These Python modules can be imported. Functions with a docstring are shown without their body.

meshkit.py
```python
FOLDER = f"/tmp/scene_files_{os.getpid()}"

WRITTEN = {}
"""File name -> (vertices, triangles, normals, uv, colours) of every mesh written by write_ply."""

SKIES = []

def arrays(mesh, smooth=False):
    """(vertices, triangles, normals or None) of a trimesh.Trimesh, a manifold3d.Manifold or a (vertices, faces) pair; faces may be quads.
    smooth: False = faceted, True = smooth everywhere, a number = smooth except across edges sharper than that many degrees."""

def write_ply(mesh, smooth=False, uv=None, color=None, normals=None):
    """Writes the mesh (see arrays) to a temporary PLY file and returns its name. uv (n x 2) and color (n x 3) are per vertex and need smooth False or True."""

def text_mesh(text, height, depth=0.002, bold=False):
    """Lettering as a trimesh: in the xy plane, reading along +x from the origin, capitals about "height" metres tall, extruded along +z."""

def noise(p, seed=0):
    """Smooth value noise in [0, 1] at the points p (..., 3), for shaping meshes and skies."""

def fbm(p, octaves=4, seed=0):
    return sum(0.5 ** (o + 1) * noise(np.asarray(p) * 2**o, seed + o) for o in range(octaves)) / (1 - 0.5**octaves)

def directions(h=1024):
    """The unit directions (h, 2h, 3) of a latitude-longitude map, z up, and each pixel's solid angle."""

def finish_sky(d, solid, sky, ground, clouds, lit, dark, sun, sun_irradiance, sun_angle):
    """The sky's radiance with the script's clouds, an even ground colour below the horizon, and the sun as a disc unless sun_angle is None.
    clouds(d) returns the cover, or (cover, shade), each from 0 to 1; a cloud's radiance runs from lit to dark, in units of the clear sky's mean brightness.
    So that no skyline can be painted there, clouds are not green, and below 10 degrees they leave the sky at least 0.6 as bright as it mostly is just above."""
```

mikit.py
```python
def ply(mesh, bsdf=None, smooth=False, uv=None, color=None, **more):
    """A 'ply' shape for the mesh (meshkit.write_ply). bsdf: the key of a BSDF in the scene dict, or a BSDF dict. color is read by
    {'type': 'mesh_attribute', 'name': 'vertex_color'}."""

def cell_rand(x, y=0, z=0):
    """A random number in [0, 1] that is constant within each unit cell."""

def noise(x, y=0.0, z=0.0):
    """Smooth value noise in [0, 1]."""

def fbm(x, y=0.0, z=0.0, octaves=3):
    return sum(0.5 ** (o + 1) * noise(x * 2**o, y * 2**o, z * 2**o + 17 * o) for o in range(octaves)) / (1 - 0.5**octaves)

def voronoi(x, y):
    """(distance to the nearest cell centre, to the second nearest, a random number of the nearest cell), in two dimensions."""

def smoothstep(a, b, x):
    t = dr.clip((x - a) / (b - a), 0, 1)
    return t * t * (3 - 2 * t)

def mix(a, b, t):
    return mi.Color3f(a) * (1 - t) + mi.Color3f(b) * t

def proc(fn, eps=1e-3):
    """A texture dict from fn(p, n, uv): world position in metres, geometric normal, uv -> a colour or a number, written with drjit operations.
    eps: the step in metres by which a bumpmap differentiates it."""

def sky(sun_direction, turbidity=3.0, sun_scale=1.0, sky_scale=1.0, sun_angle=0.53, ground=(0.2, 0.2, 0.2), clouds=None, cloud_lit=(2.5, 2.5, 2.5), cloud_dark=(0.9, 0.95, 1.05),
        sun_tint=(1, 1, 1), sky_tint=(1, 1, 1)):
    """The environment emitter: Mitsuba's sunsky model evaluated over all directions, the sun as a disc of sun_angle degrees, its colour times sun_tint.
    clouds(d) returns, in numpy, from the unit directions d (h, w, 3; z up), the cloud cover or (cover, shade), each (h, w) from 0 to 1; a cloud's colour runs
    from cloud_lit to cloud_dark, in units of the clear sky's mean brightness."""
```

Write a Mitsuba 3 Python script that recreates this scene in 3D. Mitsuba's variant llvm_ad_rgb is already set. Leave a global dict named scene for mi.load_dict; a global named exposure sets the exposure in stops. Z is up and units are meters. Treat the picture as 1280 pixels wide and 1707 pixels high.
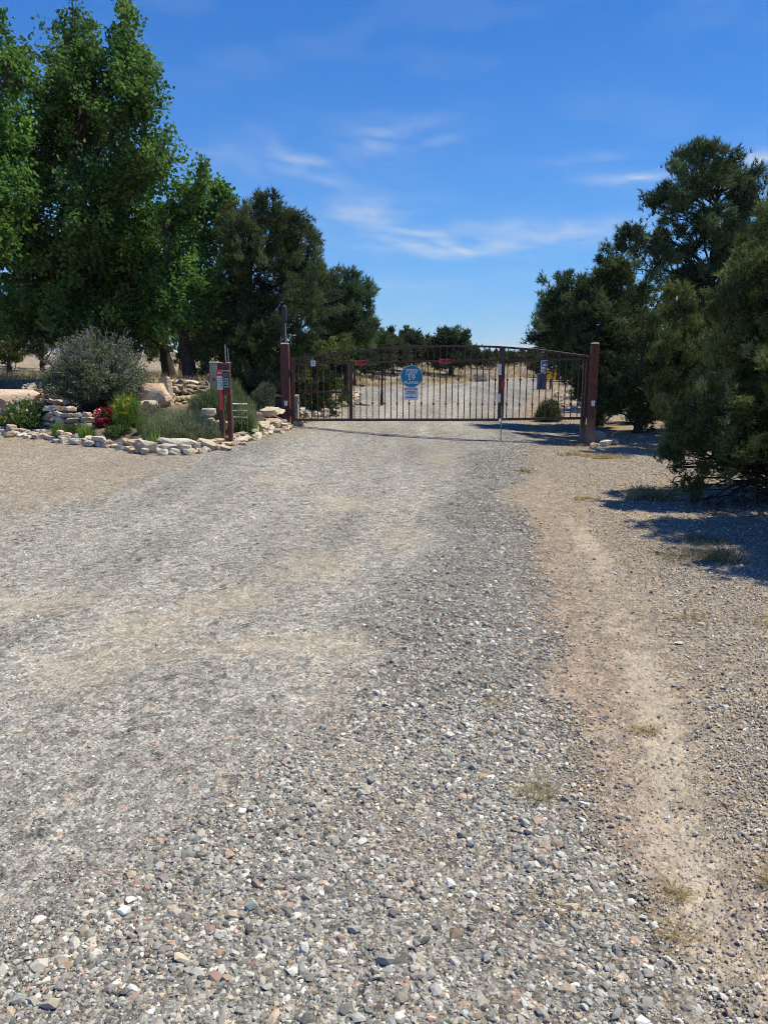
import math, numpy as np, trimesh, drjit as dr, mitsuba as mi, mikit, meshkit
from scipy.spatial import ConvexHull
T = mi.ScalarTransform4f
scene, labels = {}, {}

# ------------------------------------------------------------------ camera, sky, exposure
PITCH, FPX, EYE = math.radians(11.27), 1282.0, 1.6
FWD = np.array([0, math.cos(PITCH), -math.sin(PITCH)])
scene['camera'] = {'type': 'perspective', 'fov': math.degrees(2 * math.atan(640 / FPX)), 'fov_axis': 'x', 'near_clip': 0.05, 'far_clip': 20000.0,
                   'to_world': T().look_at(origin=[0, 0, EYE], target=[0, float(FWD[1]), EYE + float(FWD[2])], up=[0, 0, 1])}
exposure = 2.08
SUN = (0.46, 0.15, 0.88)


def azel(px, py):
    d = ray(px, py)
    return math.atan2(d[0], d[1]), math.asin(d[2] / np.linalg.norm(d))


def ray(px, py):
    u, v = (px - 640) / FPX, (853.5 - py) / FPX
    return np.array([u, math.cos(PITCH) + v * math.sin(PITCH), -math.sin(PITCH) + v * math.cos(PITCH)])


#        px   py   half length, half width (px), tilt, strength
CIRRUS = [(505, 262, 70, 17, -.16, .30), (520, 290, 70, 9, -.2, .28), (660, 216, 62, 12, .10, .30), (735, 234, 50, 9, .14, .30), (640, 245, 90, 30, .1, .18),
          (640, 340, 80, 36, .05, .34), (760, 378, 190, 14, .0, .36), (800, 409, 250, 13, .01, .6), (900, 392, 170, 22, .02, .4), (1265, 262, 50, 12, .3, .65),
          (1050, 300, 65, 7, .02, .45), (960, 272, 70, 6, .03, .2), (690, 476, 80, 7, .0, .22), (440, 340, 60, 14, -.1, .2), (370, 268, 60, 20, .0, .22), (560, 400, 90, 22, .05, .2),
          (1500, 180, 160, 22, .1, .5), (-250, 240, 150, 25, -.1, .4)]


def cirrus(d):
    az, el = np.arctan2(d[..., 0], d[..., 1]), np.arcsin(np.clip(d[..., 2], -1, 1))
    warp = meshkit.fbm(np.stack([az * 9, el * 22, az * 0], -1), 3, 5) - .5
    az, el = az + .05 * warp, el + .022 * warp
    thin = meshkit.fbm(np.stack([az * 26, el * 130 + az * 16, az * 0], -1), 5, 2)
    puff = meshkit.fbm(np.stack([az * 12, el * 40, az * 0 + 3], -1), 4, 8)
    cover = np.zeros(az.shape)
    for px, py, hl, hw, tilt, s in CIRRUS:
        a, e = azel(px, py)
        x, y = (az - a), (el - e)
        x, y = x * math.cos(tilt) + y * math.sin(tilt), -x * math.sin(tilt) + y * math.cos(tilt)
        cover = np.maximum(cover, s * np.exp(-(x / (hl / FPX)) ** 2 - (y / (hw / FPX)) ** 2))
    streak = np.clip(.05 + 1.8 * (thin - .22), .1, 1.15) * np.clip(.3 + 1.5 * (puff - .2), .3, 1)
    veil = .05 * np.clip((puff - .45) * 4, 0, 1)
    low = .62 * np.exp(-np.clip(d[..., 2], 0, 1) / .15)
    white = np.clip(1.45 * cover * streak + veil, 0, .85)
    total = 1 - (1 - white) * (1 - low)
    return total, 1 - white / np.maximum(total, 1e-6)


scene['haze_air'] = {'type': 'homogeneous', 'albedo': .95, 'sigma_t': 1.0e-4}
scene['haze'] = {'type': 'cube', 'to_world': T().translate([0, 3350, 45]).scale([5200, 3900, 75]), 'bsdf': {'type': 'null'}, 'interior': {'type': 'ref', 'id': 'haze_air'}}
labels['haze'] = {'label': 'thin blue haze in the air towards the far hills', 'category': 'haze', 'kind': 'stuff'}
scene['camera']['medium'] = {'type': 'ref', 'id': 'haze_air'}
scene['daylight'] = mikit.sky(SUN, turbidity=2.6, ground=(.24, .21, .18), clouds=cirrus, cloud_lit=(2.7, 3.0, 3.3), cloud_dark=(1.5, 3.0, 3.3), sky_tint=(.08, .45, .95), sun_tint=(.95, 1.02, .975))


# ------------------------------------------------------------------ terrain
def ss(a, b, x):
    t = np.clip((x - a) / (b - a), 0, 1)
    return t * t * (3 - 2 * t)


def bed_depth(x, y):
    """Metres inside the flower bed and bank on the left, from its stone edging."""
    s1 = ((x + 3.2) * 2.7 + (y - 11.9) * 4.1) / 4.91
    s2 = (-(x + 3.2) * 5.1 + (y - 11.9) * 1.3) / 5.26
    return np.minimum(np.minimum(s1, s2), -(x + 1.55))


def beyond(x, y):
    return (y - 42 - 1.295 * (x + 1.7)) / 1.636


def terrain(x, y):
    x, y = np.asarray(x, float), np.asarray(y, float)
    w = ss(8, 15, y) * (1 - ss(24, 45, y))
    z = np.where(x < 0, -.075 * np.clip(x, -3, 0), -.05 * np.clip(x, 0, 6)) * w
    s = bed_depth(x, y)
    z = z + .17 * ss(.1, .7, s) + .25 * ss(1, 2.1, s) + .36 * ss(2.3, 2.62, s)
    z = z + .95 * ss(.5, 11, beyond(x, y)) + .12 * (ss(4.2, 6.5, x) * ss(14, 20, y))
    und = meshkit.fbm(np.stack([x * .35, y * .35, x * 0], -1), 3, 3) - .5
    z = z + .05 * und * (1 - .6 * ss(10, 16, y)) + .5 * (meshkit.fbm(np.stack([x * .03, y * .03, x * 0], -1), 3, 9) - .5) * ss(60, 120, y)
    return z - 4.0 * ss(150, 600, y)


def at(px, py):
    """The ground point that a line of sight meets."""
    d = ray(px, py)
    t = np.concatenate([np.arange(1.2, 30, .02), np.arange(30, 160, .2)])
    p = np.array([0, 0, EYE]) + t[:, None] * d
    hit = np.nonzero(p[:, 2] <= terrain(p[:, 0], p[:, 1]))[0]
    return p[hit[0] if len(hit) else -1]


def P(px, py, y):
    d = ray(px, py)
    return np.array([0, 0, EYE]) + d * (y / d[1])


def flat(px, py):
    d = ray(px, py)
    return (np.array([0, 0, EYE]) + d * (EYE / -d[2]))[:2]


# ------------------------------------------------------------------ ground zones, the same formula for meshes (numpy) and for the material (drjit)
class N:
    sin, exp, clip, mn = np.sin, np.exp, np.clip, np.minimum


class D:
    sin, exp, clip, mn = dr.sin, dr.exp, dr.clip, dr.minimum


def sm(m, a, b, x):
    t = m.clip((x - a) / (b - a), 0, 1)
    return t * t * (3 - 2 * t)


def curve(m, pts, t):
    out = pts[0][1]
    for (a, u), (b, v) in zip(pts, pts[1:]):
        out = out + (v - u) / (b - a) * m.clip(t - a, 0, b - a)
    return out


def wob(m, x, y):
    return (m.sin(1.7 * x + .9 * y) + .7 * m.sin(-2.9 * x + 2.3 * y + 1) + .5 * m.sin(6.1 * x + 4.3 * y + 2) + .4 * m.sin(-9.3 * x + 7.7 * y + 4) + .3 * m.sin(15 * x + 19 * y)) / 2.9


def bypix(pix):
    return sorted((float(p[1]), float(p[0])) for p in (flat(*q) for q in pix))


RIGHT = bypix([(1165, 1707), (1085, 1600), (1010, 1450), (955, 1300), (915, 1150), (885, 1000), (860, 880), (862, 780)]) + [(17.0, 3.3), (23.6, 3.9), (30.6, 5.5), (49.0, 10.0), (62.0, 22.0)]
LOOSE = bypix([(-330, 1707), (0, 1590), (150, 1490), (300, 1385), (480, 1240), (630, 1090), (725, 920), (780, 780)]) + [(17.0, 2.4), (30.0, 3.5)]
LEFTEDGE = [(15.0, -6.0), (16.6, -1.8), (25.0, -1.2), (36.0, -1.0), (42.0, -2.2), (60., 4.)]
TANLINE = sorted((float(p[0]), float(p[1])) for p in (flat(*q) for q in [(-200, 905), (0, 862), (150, 832), (300, 792), (430, 742)]))
TRACK = bypix([(1175, 1707), (1135, 1500), (1095, 1250), (1055, 1060), (1000, 930), (930, 840)])
PINK = bypix([(1030, 1500), (985, 1280), (940, 1090), (915, 960), (890, 850)])
MIDSAND = bypix([(880, 1640), (760, 1480), (640, 1300), (560, 1180)])
RUTS = [bypix([(70, 1250), (330, 1060), (470, 930), (560, 830), (620, 750)]), bypix([(560, 1000), (650, 890), (720, 800), (760, 735)])]
BARE = [(*flat(px, py), a, b) for px, py, a, b in [(425, 1070, .42, .24), (525, 945, .30, .5), (460, 803, .5, .35), (540, 829, .3, .2), (683, 893, .26, .45), (380, 1000, .35, .3), (250, 1040, .3, .3), (140, 1110, .35, .35), (560, 1075, .2, .2), (600, 840, .3, .4), (730, 760, .5, .8), (90, 1000, .5, .4)]]
BARE = [tuple(map(float, b)) for b in BARE]


def zones(m, x, y):
    """(grey road gravel, loose coarse gravel, bare pale dirt, pink dirt), each 0 to 1."""
    wb = wob(m, x, y)
    near = m.clip((y + 2) / 8, .35, 1.4)
    grey = sm(m, -.28, .22, curve(m, RIGHT, y) - x + .22 * near * wb)
    tan = sm(m, -2.0, 1.5, y - curve(m, TANLINE, x) + .9 * wb + .4 * wob(m, x * 3, y * 3)) * sm(m, -1.2, -2.4, x - .15 * (y - 12)) * sm(m, 17.5, 15.5, y)
    grey = grey * (1 - .68 * tan) * sm(m, -.3, .4, x - curve(m, LEFTEDGE, y) + .2 * wb) * sm(m, .6, -.6, (y - 42 - 1.295 * (x + 1.7)) / 1.636 + .3 * wb)
    loose = grey * sm(m, -.35, .3, x - curve(m, LOOSE, y) + .3 * near * wob(m, x * 1.3 + 5, y * 1.3)) * sm(m, 22, 12, y)
    bare = 0 * x
    for bx, by, a, b in BARE:
        bare = bare + m.exp(-((x - bx + .06 * wb) / a) ** 2 - ((y - by + .1 * wb) / b) ** 2) * .8
    for r in RUTS:
        bare = bare + .34 * m.exp(-((x - curve(m, r, y) + .12 * wb) / .32) ** 2) * sm(m, 17, 12, y) * m.clip(.6 + .7 * wob(m, x * .8 + 3, y * .45), 0, 1)
    bare = bare + .85 * m.exp(-((x - curve(m, TRACK, y) + .06 * wb) / .13) ** 2) * sm(m, 9, 6, y) * m.clip(.75 + .5 * wob(m, x * 2, y * 1.1 + 8), 0, 1)
    sand = .75 * m.exp(-((x - curve(m, MIDSAND, y) + .1 * wb) / .22) ** 2) * sm(m, 4.6, 3.6, y)
    pink = m.exp(-((x - curve(m, PINK, y) + .08 * wb) / .2) ** 2) * sm(m, 11, 6, y)
    return grey * (1 - .55 * sand), loose * (1 - .5 * sand), m.clip(bare, 0, 1), m.clip(pink, 0, 1)


def ground_colour(p, n, uv):
    x, y = p.x, p.y
    grey, loose, bare, pink = zones(D, x, y)
    big = mikit.fbm(x * .8, y * .8, 0, 4)
    med = mikit.fbm(x * 5, y * 5, 3, 3)
    rag = mikit.fbm(x * 14, y * 14, 8, 4) - .5
    grey, bare, pink = (mikit.smoothstep(.12, .88, q + 1.1 * rag * (4 * q * (1 - q))) for q in (grey, bare, pink))
    soil = mikit.mix((.30, .25, .20), (.385, .333, .275), big)
    soil = mikit.mix(soil, mi.Color3f(.38, .285, .23), .5 * pink)
    rock = mikit.mix((.305, .298, .28), (.455, .445, .42), .6 * big + .4 * med)
    c = mikit.mix(soil, rock, grey)
    c = mikit.mix(c, mi.Color3f(.47, .415, .34), .9 * bare * (.45 + .6 * med))
    d1, e1, r1 = mikit.voronoi(x * 78 + 3 * med, y * 78)
    d2, e2, r2 = mikit.voronoi(x * 30 + 7, y * 30 + 2 * med)
    d3, e3, r3 = mikit.voronoi(x * 11 + 3, y * 11 + med)
    speck = (.5 + .8 * r1) * (.62 + .66 * r2) * (.82 + .34 * r3)
    dark = mikit.smoothstep(.86, .88, mikit.cell_rand(dr.floor(r3 * 7777), 5, 2)) * mikit.smoothstep(.42, .34, d3 + .1 * r1)
    speck *= 1 - .5 * dark
    edge = mikit.smoothstep(0.0, .22, e1 - d1)
    stone = mikit.smoothstep(.60, .64, mikit.cell_rand(dr.floor(r2 * 9999), 3, 1)) * mikit.smoothstep(.46, .40, d2)
    amt = dr.clip(.6 + .35 * grey + .25 * loose - .35 * bare, .3, 1)
    across = x - curve(D, RUTS[0], y)
    streak = mikit.fbm(across * 2.6 + 11, y * .22, 5, 3)
    c = c * (1 + grey * (1 - .6 * loose) * .75 * (streak - .5))
    c = c * (1 - .38 * loose)  # shadowy gaps between the loose pebbles, darkened into the ground colour
    mid = .5 * (curve(D, LEFTEDGE, y) + curve(D, RIGHT, y))
    wheel = dr.exp(-dr.square((dr.abs(x - mid) - .85) / .4)) * mikit.smoothstep(17, 21, y)
    c = mikit.mix(c, mi.Color3f(.56, .55, .52), .6 * grey * wheel)
    c = c * dr.lerp(1.0, speck * (.6 + .4 * edge), amt)  # dark specks between pebbles put their small shadows into the colour
    tint = mikit.mix((.20, .205, .215), (.52, .49, .44), r2)
    tint = dr.select(r2 > .86, mi.Color3f(.42, .31, .235), tint)
    c = mikit.mix(c, tint, stone * amt * .8)
    litter = mikit.smoothstep(.56, .72, mikit.fbm(x * 1.6 + 9, y * 1.6, 2, 4)) * (1 - grey) * mikit.smoothstep(11, 15, y)
    c = mikit.mix(c, mi.Color3f(.30, .245, .15), .6 * litter)
    s1 = ((x + 3.2) * 2.7 + (y - 11.9) * 4.1) / 4.91
    s2 = (-(x + 3.2) * 5.1 + (y - 11.9) * 1.3) / 5.26
    bed = dr.minimum(dr.minimum(s1, s2), -(x + 1.55))
    mulch = mikit.mix((.12, .092, .068), (.24, .195, .15), med) * (.55 + .8 * r2)
    c = mikit.mix(c, mulch, mikit.smoothstep(.0, .3, bed) * mikit.smoothstep(3.2, 2.4, bed))
    return c


def ground_relief(p, n, uv):
    grey, loose, bare, pink = zones(D, p.x, p.y)
    d1, e1, r1 = mikit.voronoi(p.x * 78, p.y * 78)
    d2, e2, r2 = mikit.voronoi(p.x * 30, p.y * 30)
    dx = p.x - curve(D, TRACK, p.y)
    tread = dr.exp(-dr.square(dx / .11)) * mikit.smoothstep(7.5, 5, p.y) * mikit.noise(p.x * 1.5, p.y * 1.2) * dr.sin((p.y + .5 * dr.abs(dx)) * 110) * .0035
    return tread + (.55 * r1 + .5 * (1 - d1)) * (.6 + .5 * grey) * .013 + .016 * dr.maximum(0, .5 - d2) * (r2 > .5) + .012 * mikit.fbm(p.x * 9, p.y * 9, 1, 2)


def rgb(c):
    return {'type': 'rgb', 'value': list(c)}


def soft(c, rough=.8, spec=.3, **k):
    c = c if isinstance(c, dict) else rgb(c)
    return {'type': 'twosided', 'bsdf': {'type': 'principled', 'base_color': c, 'roughness': rough, 'specular': spec, **k}}


VC = {'type': 'mesh_attribute', 'name': 'vertex_color'}
scene['ground_mat'] = {'type': 'twosided', 'bsdf': {'type': 'bumpmap', 'scale': 1.0, 'arbitrary': mikit.proc(ground_relief, .004), 'bsdf': {'type': 'diffuse', 'reflectance': mikit.proc(ground_colour)}}}
scene['pebble_mat'] = soft(VC, .75, .3)
scene['leaf_mat'] = {'type': 'principledthin', 'base_color': VC, 'roughness': .28, 'diff_trans': .9, 'eta': 1.45}
scene['needle_mat'] = {'type': 'principledthin', 'base_color': VC, 'roughness': .5, 'diff_trans': .6, 'eta': 1.4}
scene['grass_mat'] = {'type': 'principledthin', 'base_color': VC, 'roughness': .7, 'diff_trans': .6, 'eta': 1.3}


def bark_colour(p, n, uv):
    f = mikit.fbm(p.x * 30, p.y * 30, p.z * 7, 3)
    return mikit.mix((.025, .02, .017), (.10, .082, .068), f)


def stone_fn(a, b, c):
    def fn(p, n, uv):
        f = mikit.fbm(p.x * 5, p.y * 5, p.z * 11, 4)
        g = mikit.fbm(p.x * 28, p.y * 28, p.z * 40, 3)
        col = mikit.mix(a, b, mikit.smoothstep(.3, .72, f))
        col = mikit.mix(col, mi.Color3f(*c), .75 * mikit.smoothstep(.55, .75, mikit.fbm(p.x * 2.3 + 4, p.y * 2.3, p.z * 4, 3)))
        return col * (.78 + .44 * g)
    return fn


def stone_relief(p, n, uv):
    return .02 * mikit.fbm(p.x * 22, p.y * 22, p.z * 34, 4)


def bumped(col, relief, scale=1.0, eps=.003, **k):
    return {'type': 'twosided', 'bsdf': {'type': 'bumpmap', 'scale': scale, 'arbitrary': mikit.proc(relief, eps), 'bsdf': {'type': 'principled', 'base_color': mikit.proc(col), 'roughness': .85, 'specular': .25, **k}}}


scene['bark_mat'] = soft(mikit.proc(bark_colour), .9, .1)
STONE = ['stone_cream', 'stone_tan', 'stone_pale', 'stone_pink']
scene['stone_cream'] = bumped(stone_fn((0.420, 0.361, 0.286), (0.504, 0.454, 0.378), (0.336, 0.277, 0.210)), stone_relief)
scene['stone_tan'] = bumped(stone_fn((0.352, 0.288, 0.212), (0.448, 0.384, 0.300), (0.288, 0.224, 0.160)), stone_relief)
scene['stone_pale'] = bumped(stone_fn((0.462, 0.428, 0.370), (0.538, 0.504, 0.445), (0.353, 0.328, 0.286)), stone_relief)
scene['stone_brown_shaded'] = bumped(stone_fn((.16, .12, .09), (.27, .215, .16), (.34, .28, .21)), stone_relief)  # weathered brown stone, colour darkened further for the shade on the retaining wall
scene['stone_pink'] = bumped(stone_fn((0.420, 0.302, 0.218), (0.487, 0.386, 0.294), (0.470, 0.420, 0.344)), stone_relief)


def paint_fn(col, wear, fade):
    def fn(p, n, uv):
        f = mikit.fbm(p.x * 9, p.y * 9, p.z * 3, 4)
        g = mikit.fbm(p.x * 60, p.y * 60, p.z * 6, 3)
        c = mikit.mix(mi.Color3f(*col), mi.Color3f(*fade), .45 * mikit.smoothstep(.35, .75, f))
        c = mikit.mix(c, mi.Color3f(*wear), .5 * mikit.smoothstep(.62, .75, g))
        return mikit.mix(c, mi.Color3f(.30, .24, .18), .55 * mikit.smoothstep(.45, .0, p.z + .5 * (f - .5)) * (.5 + f))
    return fn


scene['post_paint'] = soft(mikit.proc(paint_fn((.10, .034, .028), (.18, .10, .075), (.15, .058, .045))), .6, .3)
scene['lit_post_top'] = soft(mikit.proc(paint_fn((.42, .36, .33), (.3, .2, .17), (.5, .45, .42))), .8, .2)  # pale tops of the posts: sunlight on them is put into the colour
scene['gate_paint'] = soft(mikit.proc(paint_fn((.062, .03, .027), (.12, .06, .045), (.085, .042, .036))), .5, .4)
scene['dark_metal'] = soft((.03, .032, .035), .5, .4)
scene['grey_metal'] = soft((.34, .35, .36), .5, .4)
scene['black_plastic'] = soft((.022, .026, .03), .4, .5)
scene['grey_plastic'] = soft((.10, .115, .125), .5, .4)
scene['white_paint'] = soft((.78, .77, .75), .5, .4)
scene['off_white'] = soft((.62, .62, .6), .6, .3)
scene['red_tape'] = soft((.62, .03, .045), .35, .5)
scene['teal_paint'] = soft((.0, .19, .31), .35, .5)
scene['teal_rim'] = soft((.25, .52, .60), .4, .4)
scene['sign_white'] = soft((.66, .68, .72), .45, .4)
scene['print_red'] = soft((.34, .05, .06), .5, .3)
scene['print_grey'] = soft((.16, .16, .19), .5, .3)
scene['blue_paint'] = soft((.03, .10, .24), .5, .4)
scene['yellow_paint'] = soft((.75, .36, .01), .45, .4)
scene['beige_wood'] = soft(mikit.proc(paint_fn((.36, .345, .25), (.22, .2, .15), (.45, .43, .33))), .8, .2)
scene['hill_mat'] = soft(mikit.proc(lambda p, n, uv: mikit.mix((.13, .13, .12), (.30, .26, .22), mikit.fbm(p.x * .004, p.y * .004, p.z * .04, 4))), .95, .05)


# ------------------------------------------------------------------ helpers
def unique(key):
    if key not in scene and key not in labels:
        return key
    n = 1
    while f'{key}_{n:03d}' in scene or f'{key}_{n:03d}' in labels:
        n += 1
    return f'{key}_{n:03d}'


def thing(name, label, cat, group=None):
    key = unique(name)
    labels[key] = {'label': label, 'category': cat, **({'group': group} if group else {})}
    return key


def part(parent, name, mesh, bsdf, smooth=30, color=None, label=None, kind=None):
    key = unique(f'{parent}__{name}')
    scene[key] = mikit.ply(mesh, bsdf, smooth, color=color)
    said = {**({'label': label} if label else {}), **({'kind': kind} if kind else {})}
    if said:
        labels[key] = said
    return key


def whole(name, mesh, bsdf, label, cat, group=None, smooth=30, color=None):
    key = thing(name, label, cat, group)
    scene[key] = mikit.ply(mesh, bsdf, smooth, color=color)
    return key


def struct(name, mesh, bsdf, smooth=True, kind='structure', label=None, cat=None):
    key = unique(name)
    scene[key] = mikit.ply(mesh, bsdf, smooth)
    labels[key] = {'kind': kind, **({'label': label} if label else {}), **({'category': cat} if cat else {})}
    return key


def cat_(meshes):
    vs, fs, n = [], [], 0
    for v, f in meshes:
        vs.append(v); fs.append(np.asarray(f) + n); n += len(v)
    return np.vstack(vs), np.vstack(fs)


def vf(m):
    return np.array(m.vertices), np.array(m.faces)


def hull(pts):
    pts = np.asarray(pts, float)
    h = ConvexHull(pts)
    f = h.simplices.copy()
    c = pts.mean(0)
    nrm = np.cross(pts[f[:, 1]] - pts[f[:, 0]], pts[f[:, 2]] - pts[f[:, 0]])
    flip = (nrm * (pts[f[:, 0]] - c)).sum(1) < 0
    f[flip] = f[flip][:, ::-1]
    used, inv = np.unique(f, return_inverse=True)
    return pts[used], inv.reshape(-1, 3)


def frame(d, up=(0, 0, 1)):
    d = np.asarray(d, float) / np.linalg.norm(d)
    up = np.asarray(up, float) if abs(np.dot(d, up)) < .95 else np.array([1., 0, 0])
    a = np.cross(up, d); a /= np.linalg.norm(a)
    return a, np.cross(d, a), d


def box(lo, hi, bevel=.004):
    lo, hi = np.minimum(lo, hi), np.maximum(lo, hi)
    pts = []
    for s in np.ndindex(2, 2, 2):
        c = np.where(s, hi, lo)
        inw = np.where(s, -bevel, bevel)
        for k in range(3):
            q = c + inw; q[k] = c[k]
            pts.append(q)
    return hull(pts)


def place(mesh, origin, ang=0.0, tilt=None):
    v, f = mesh
    c, s = math.cos(ang), math.sin(ang)
    v = np.asarray(v) @ np.array([[c, s, 0], [-s, c, 0], [0, 0, 1]])
    return v + np.asarray(origin, float), f


def bar(a, b, w, h, bevel=.003):
    """A rectangular bar between two points: w across, h upwards."""
    a, b = np.asarray(a, float), np.asarray(b, float)
    L = np.linalg.norm(b - a)
    v, f = box([-w / 2, -h / 2, 0], [w / 2, h / 2, L], min(bevel, w / 3, h / 3))
    x, y, z = frame(b - a)
    return a + v @ np.array([x, y, z]), f


def tube(pts, rad, sides=6, cap=True):
    p = np.asarray(pts, float)
    rad = np.broadcast_to(rad, (len(p),))
    t = np.gradient(p, axis=0)
    t /= np.linalg.norm(t, axis=1, keepdims=True) + 1e-12
    ref = np.array([1., 0, 0]) if abs(t.mean(0)[0]) < .8 else np.array([0, 1., 0])
    a = np.cross(t, ref); a /= np.linalg.norm(a, axis=1, keepdims=True) + 1e-12
    b = np.cross(t, a)
    ang = np.arange(sides) * 2 * np.pi / sides
    v = (p[:, None] + rad[:, None, None] * (np.cos(ang)[None, :, None] * a[:, None] + np.sin(ang)[None, :, None] * b[:, None])).reshape(-1, 3)
    i, j = np.meshgrid(np.arange(len(p) - 1), np.arange(sides), indexing='ij')
    q = np.stack([i * sides + j, i * sides + (j + 1) % sides, (i + 1) * sides + (j + 1) % sides, (i + 1) * sides + j], -1).reshape(-1, 4)
    f = np.vstack([q[:, [0, 1, 2]], q[:, [0, 2, 3]]])
    if cap:
        v = np.vstack([v, p[:1], p[-1:]])
        n, k = len(v), np.arange(sides)
        f = np.vstack([f, np.stack([(k + 1) % sides, k, k * 0 + n - 2], 1), np.stack([k + n - 2 - sides, (k + 1) % sides + n - 2 - sides, k * 0 + n - 1], 1)])
    return v, f


def rod(a, b, r, sides=8):
    return tube([a, b], r, sides)


def stone(rng, sx, sy, sz, cut=.72, pts=26, power=.78):
    """An angular block: hull of scattered points, its top and bottom cut flat."""
    q = rng.normal(size=(pts, 3)); q /= np.linalg.norm(q, axis=1, keepdims=True)
    q = np.sign(q) * np.abs(q) ** power
    q *= rng.uniform(.8, 1.05, (pts, 1))
    q = np.clip(q, [-.97, -.97, -cut], [.97, .97, cut]) / [1, 1, cut]
    m = trimesh.Trimesh(*hull(q * [sx / 2, sy / 2, sz / 2]), process=False)
    if max(sx, sy) > .3:
        m = m.subdivide()
        v = np.array(m.vertices)
        v *= 1 + .16 * (meshkit.fbm(v * 5 + rng.uniform(0, 99), 3, 4)[:, None] - .5)
        m = trimesh.Trimesh(v, m.faces, process=False)
    return vf(m)


def blades(p, d, length, width, col, rng, tint=.2):
    """One thin triangle per entry: at p, along d."""
    n = len(p)
    side = np.cross(d, rng.normal(size=(n, 3))); side /= np.linalg.norm(side, axis=1, keepdims=True) + 1e-9
    w = (np.asarray(width) * np.ones(n))[:, None] / 2
    v = np.stack([p - side * w, p + side * w, p + d * (np.asarray(length) * np.ones(n))[:, None]], 1).reshape(-1, 3)
    c = np.repeat(np.clip(col * rng.uniform(1 - tint, 1 + tint, (n, 1)), .003, .9), 3, 0)
    return v, np.arange(3 * n).reshape(-1, 3), c


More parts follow.
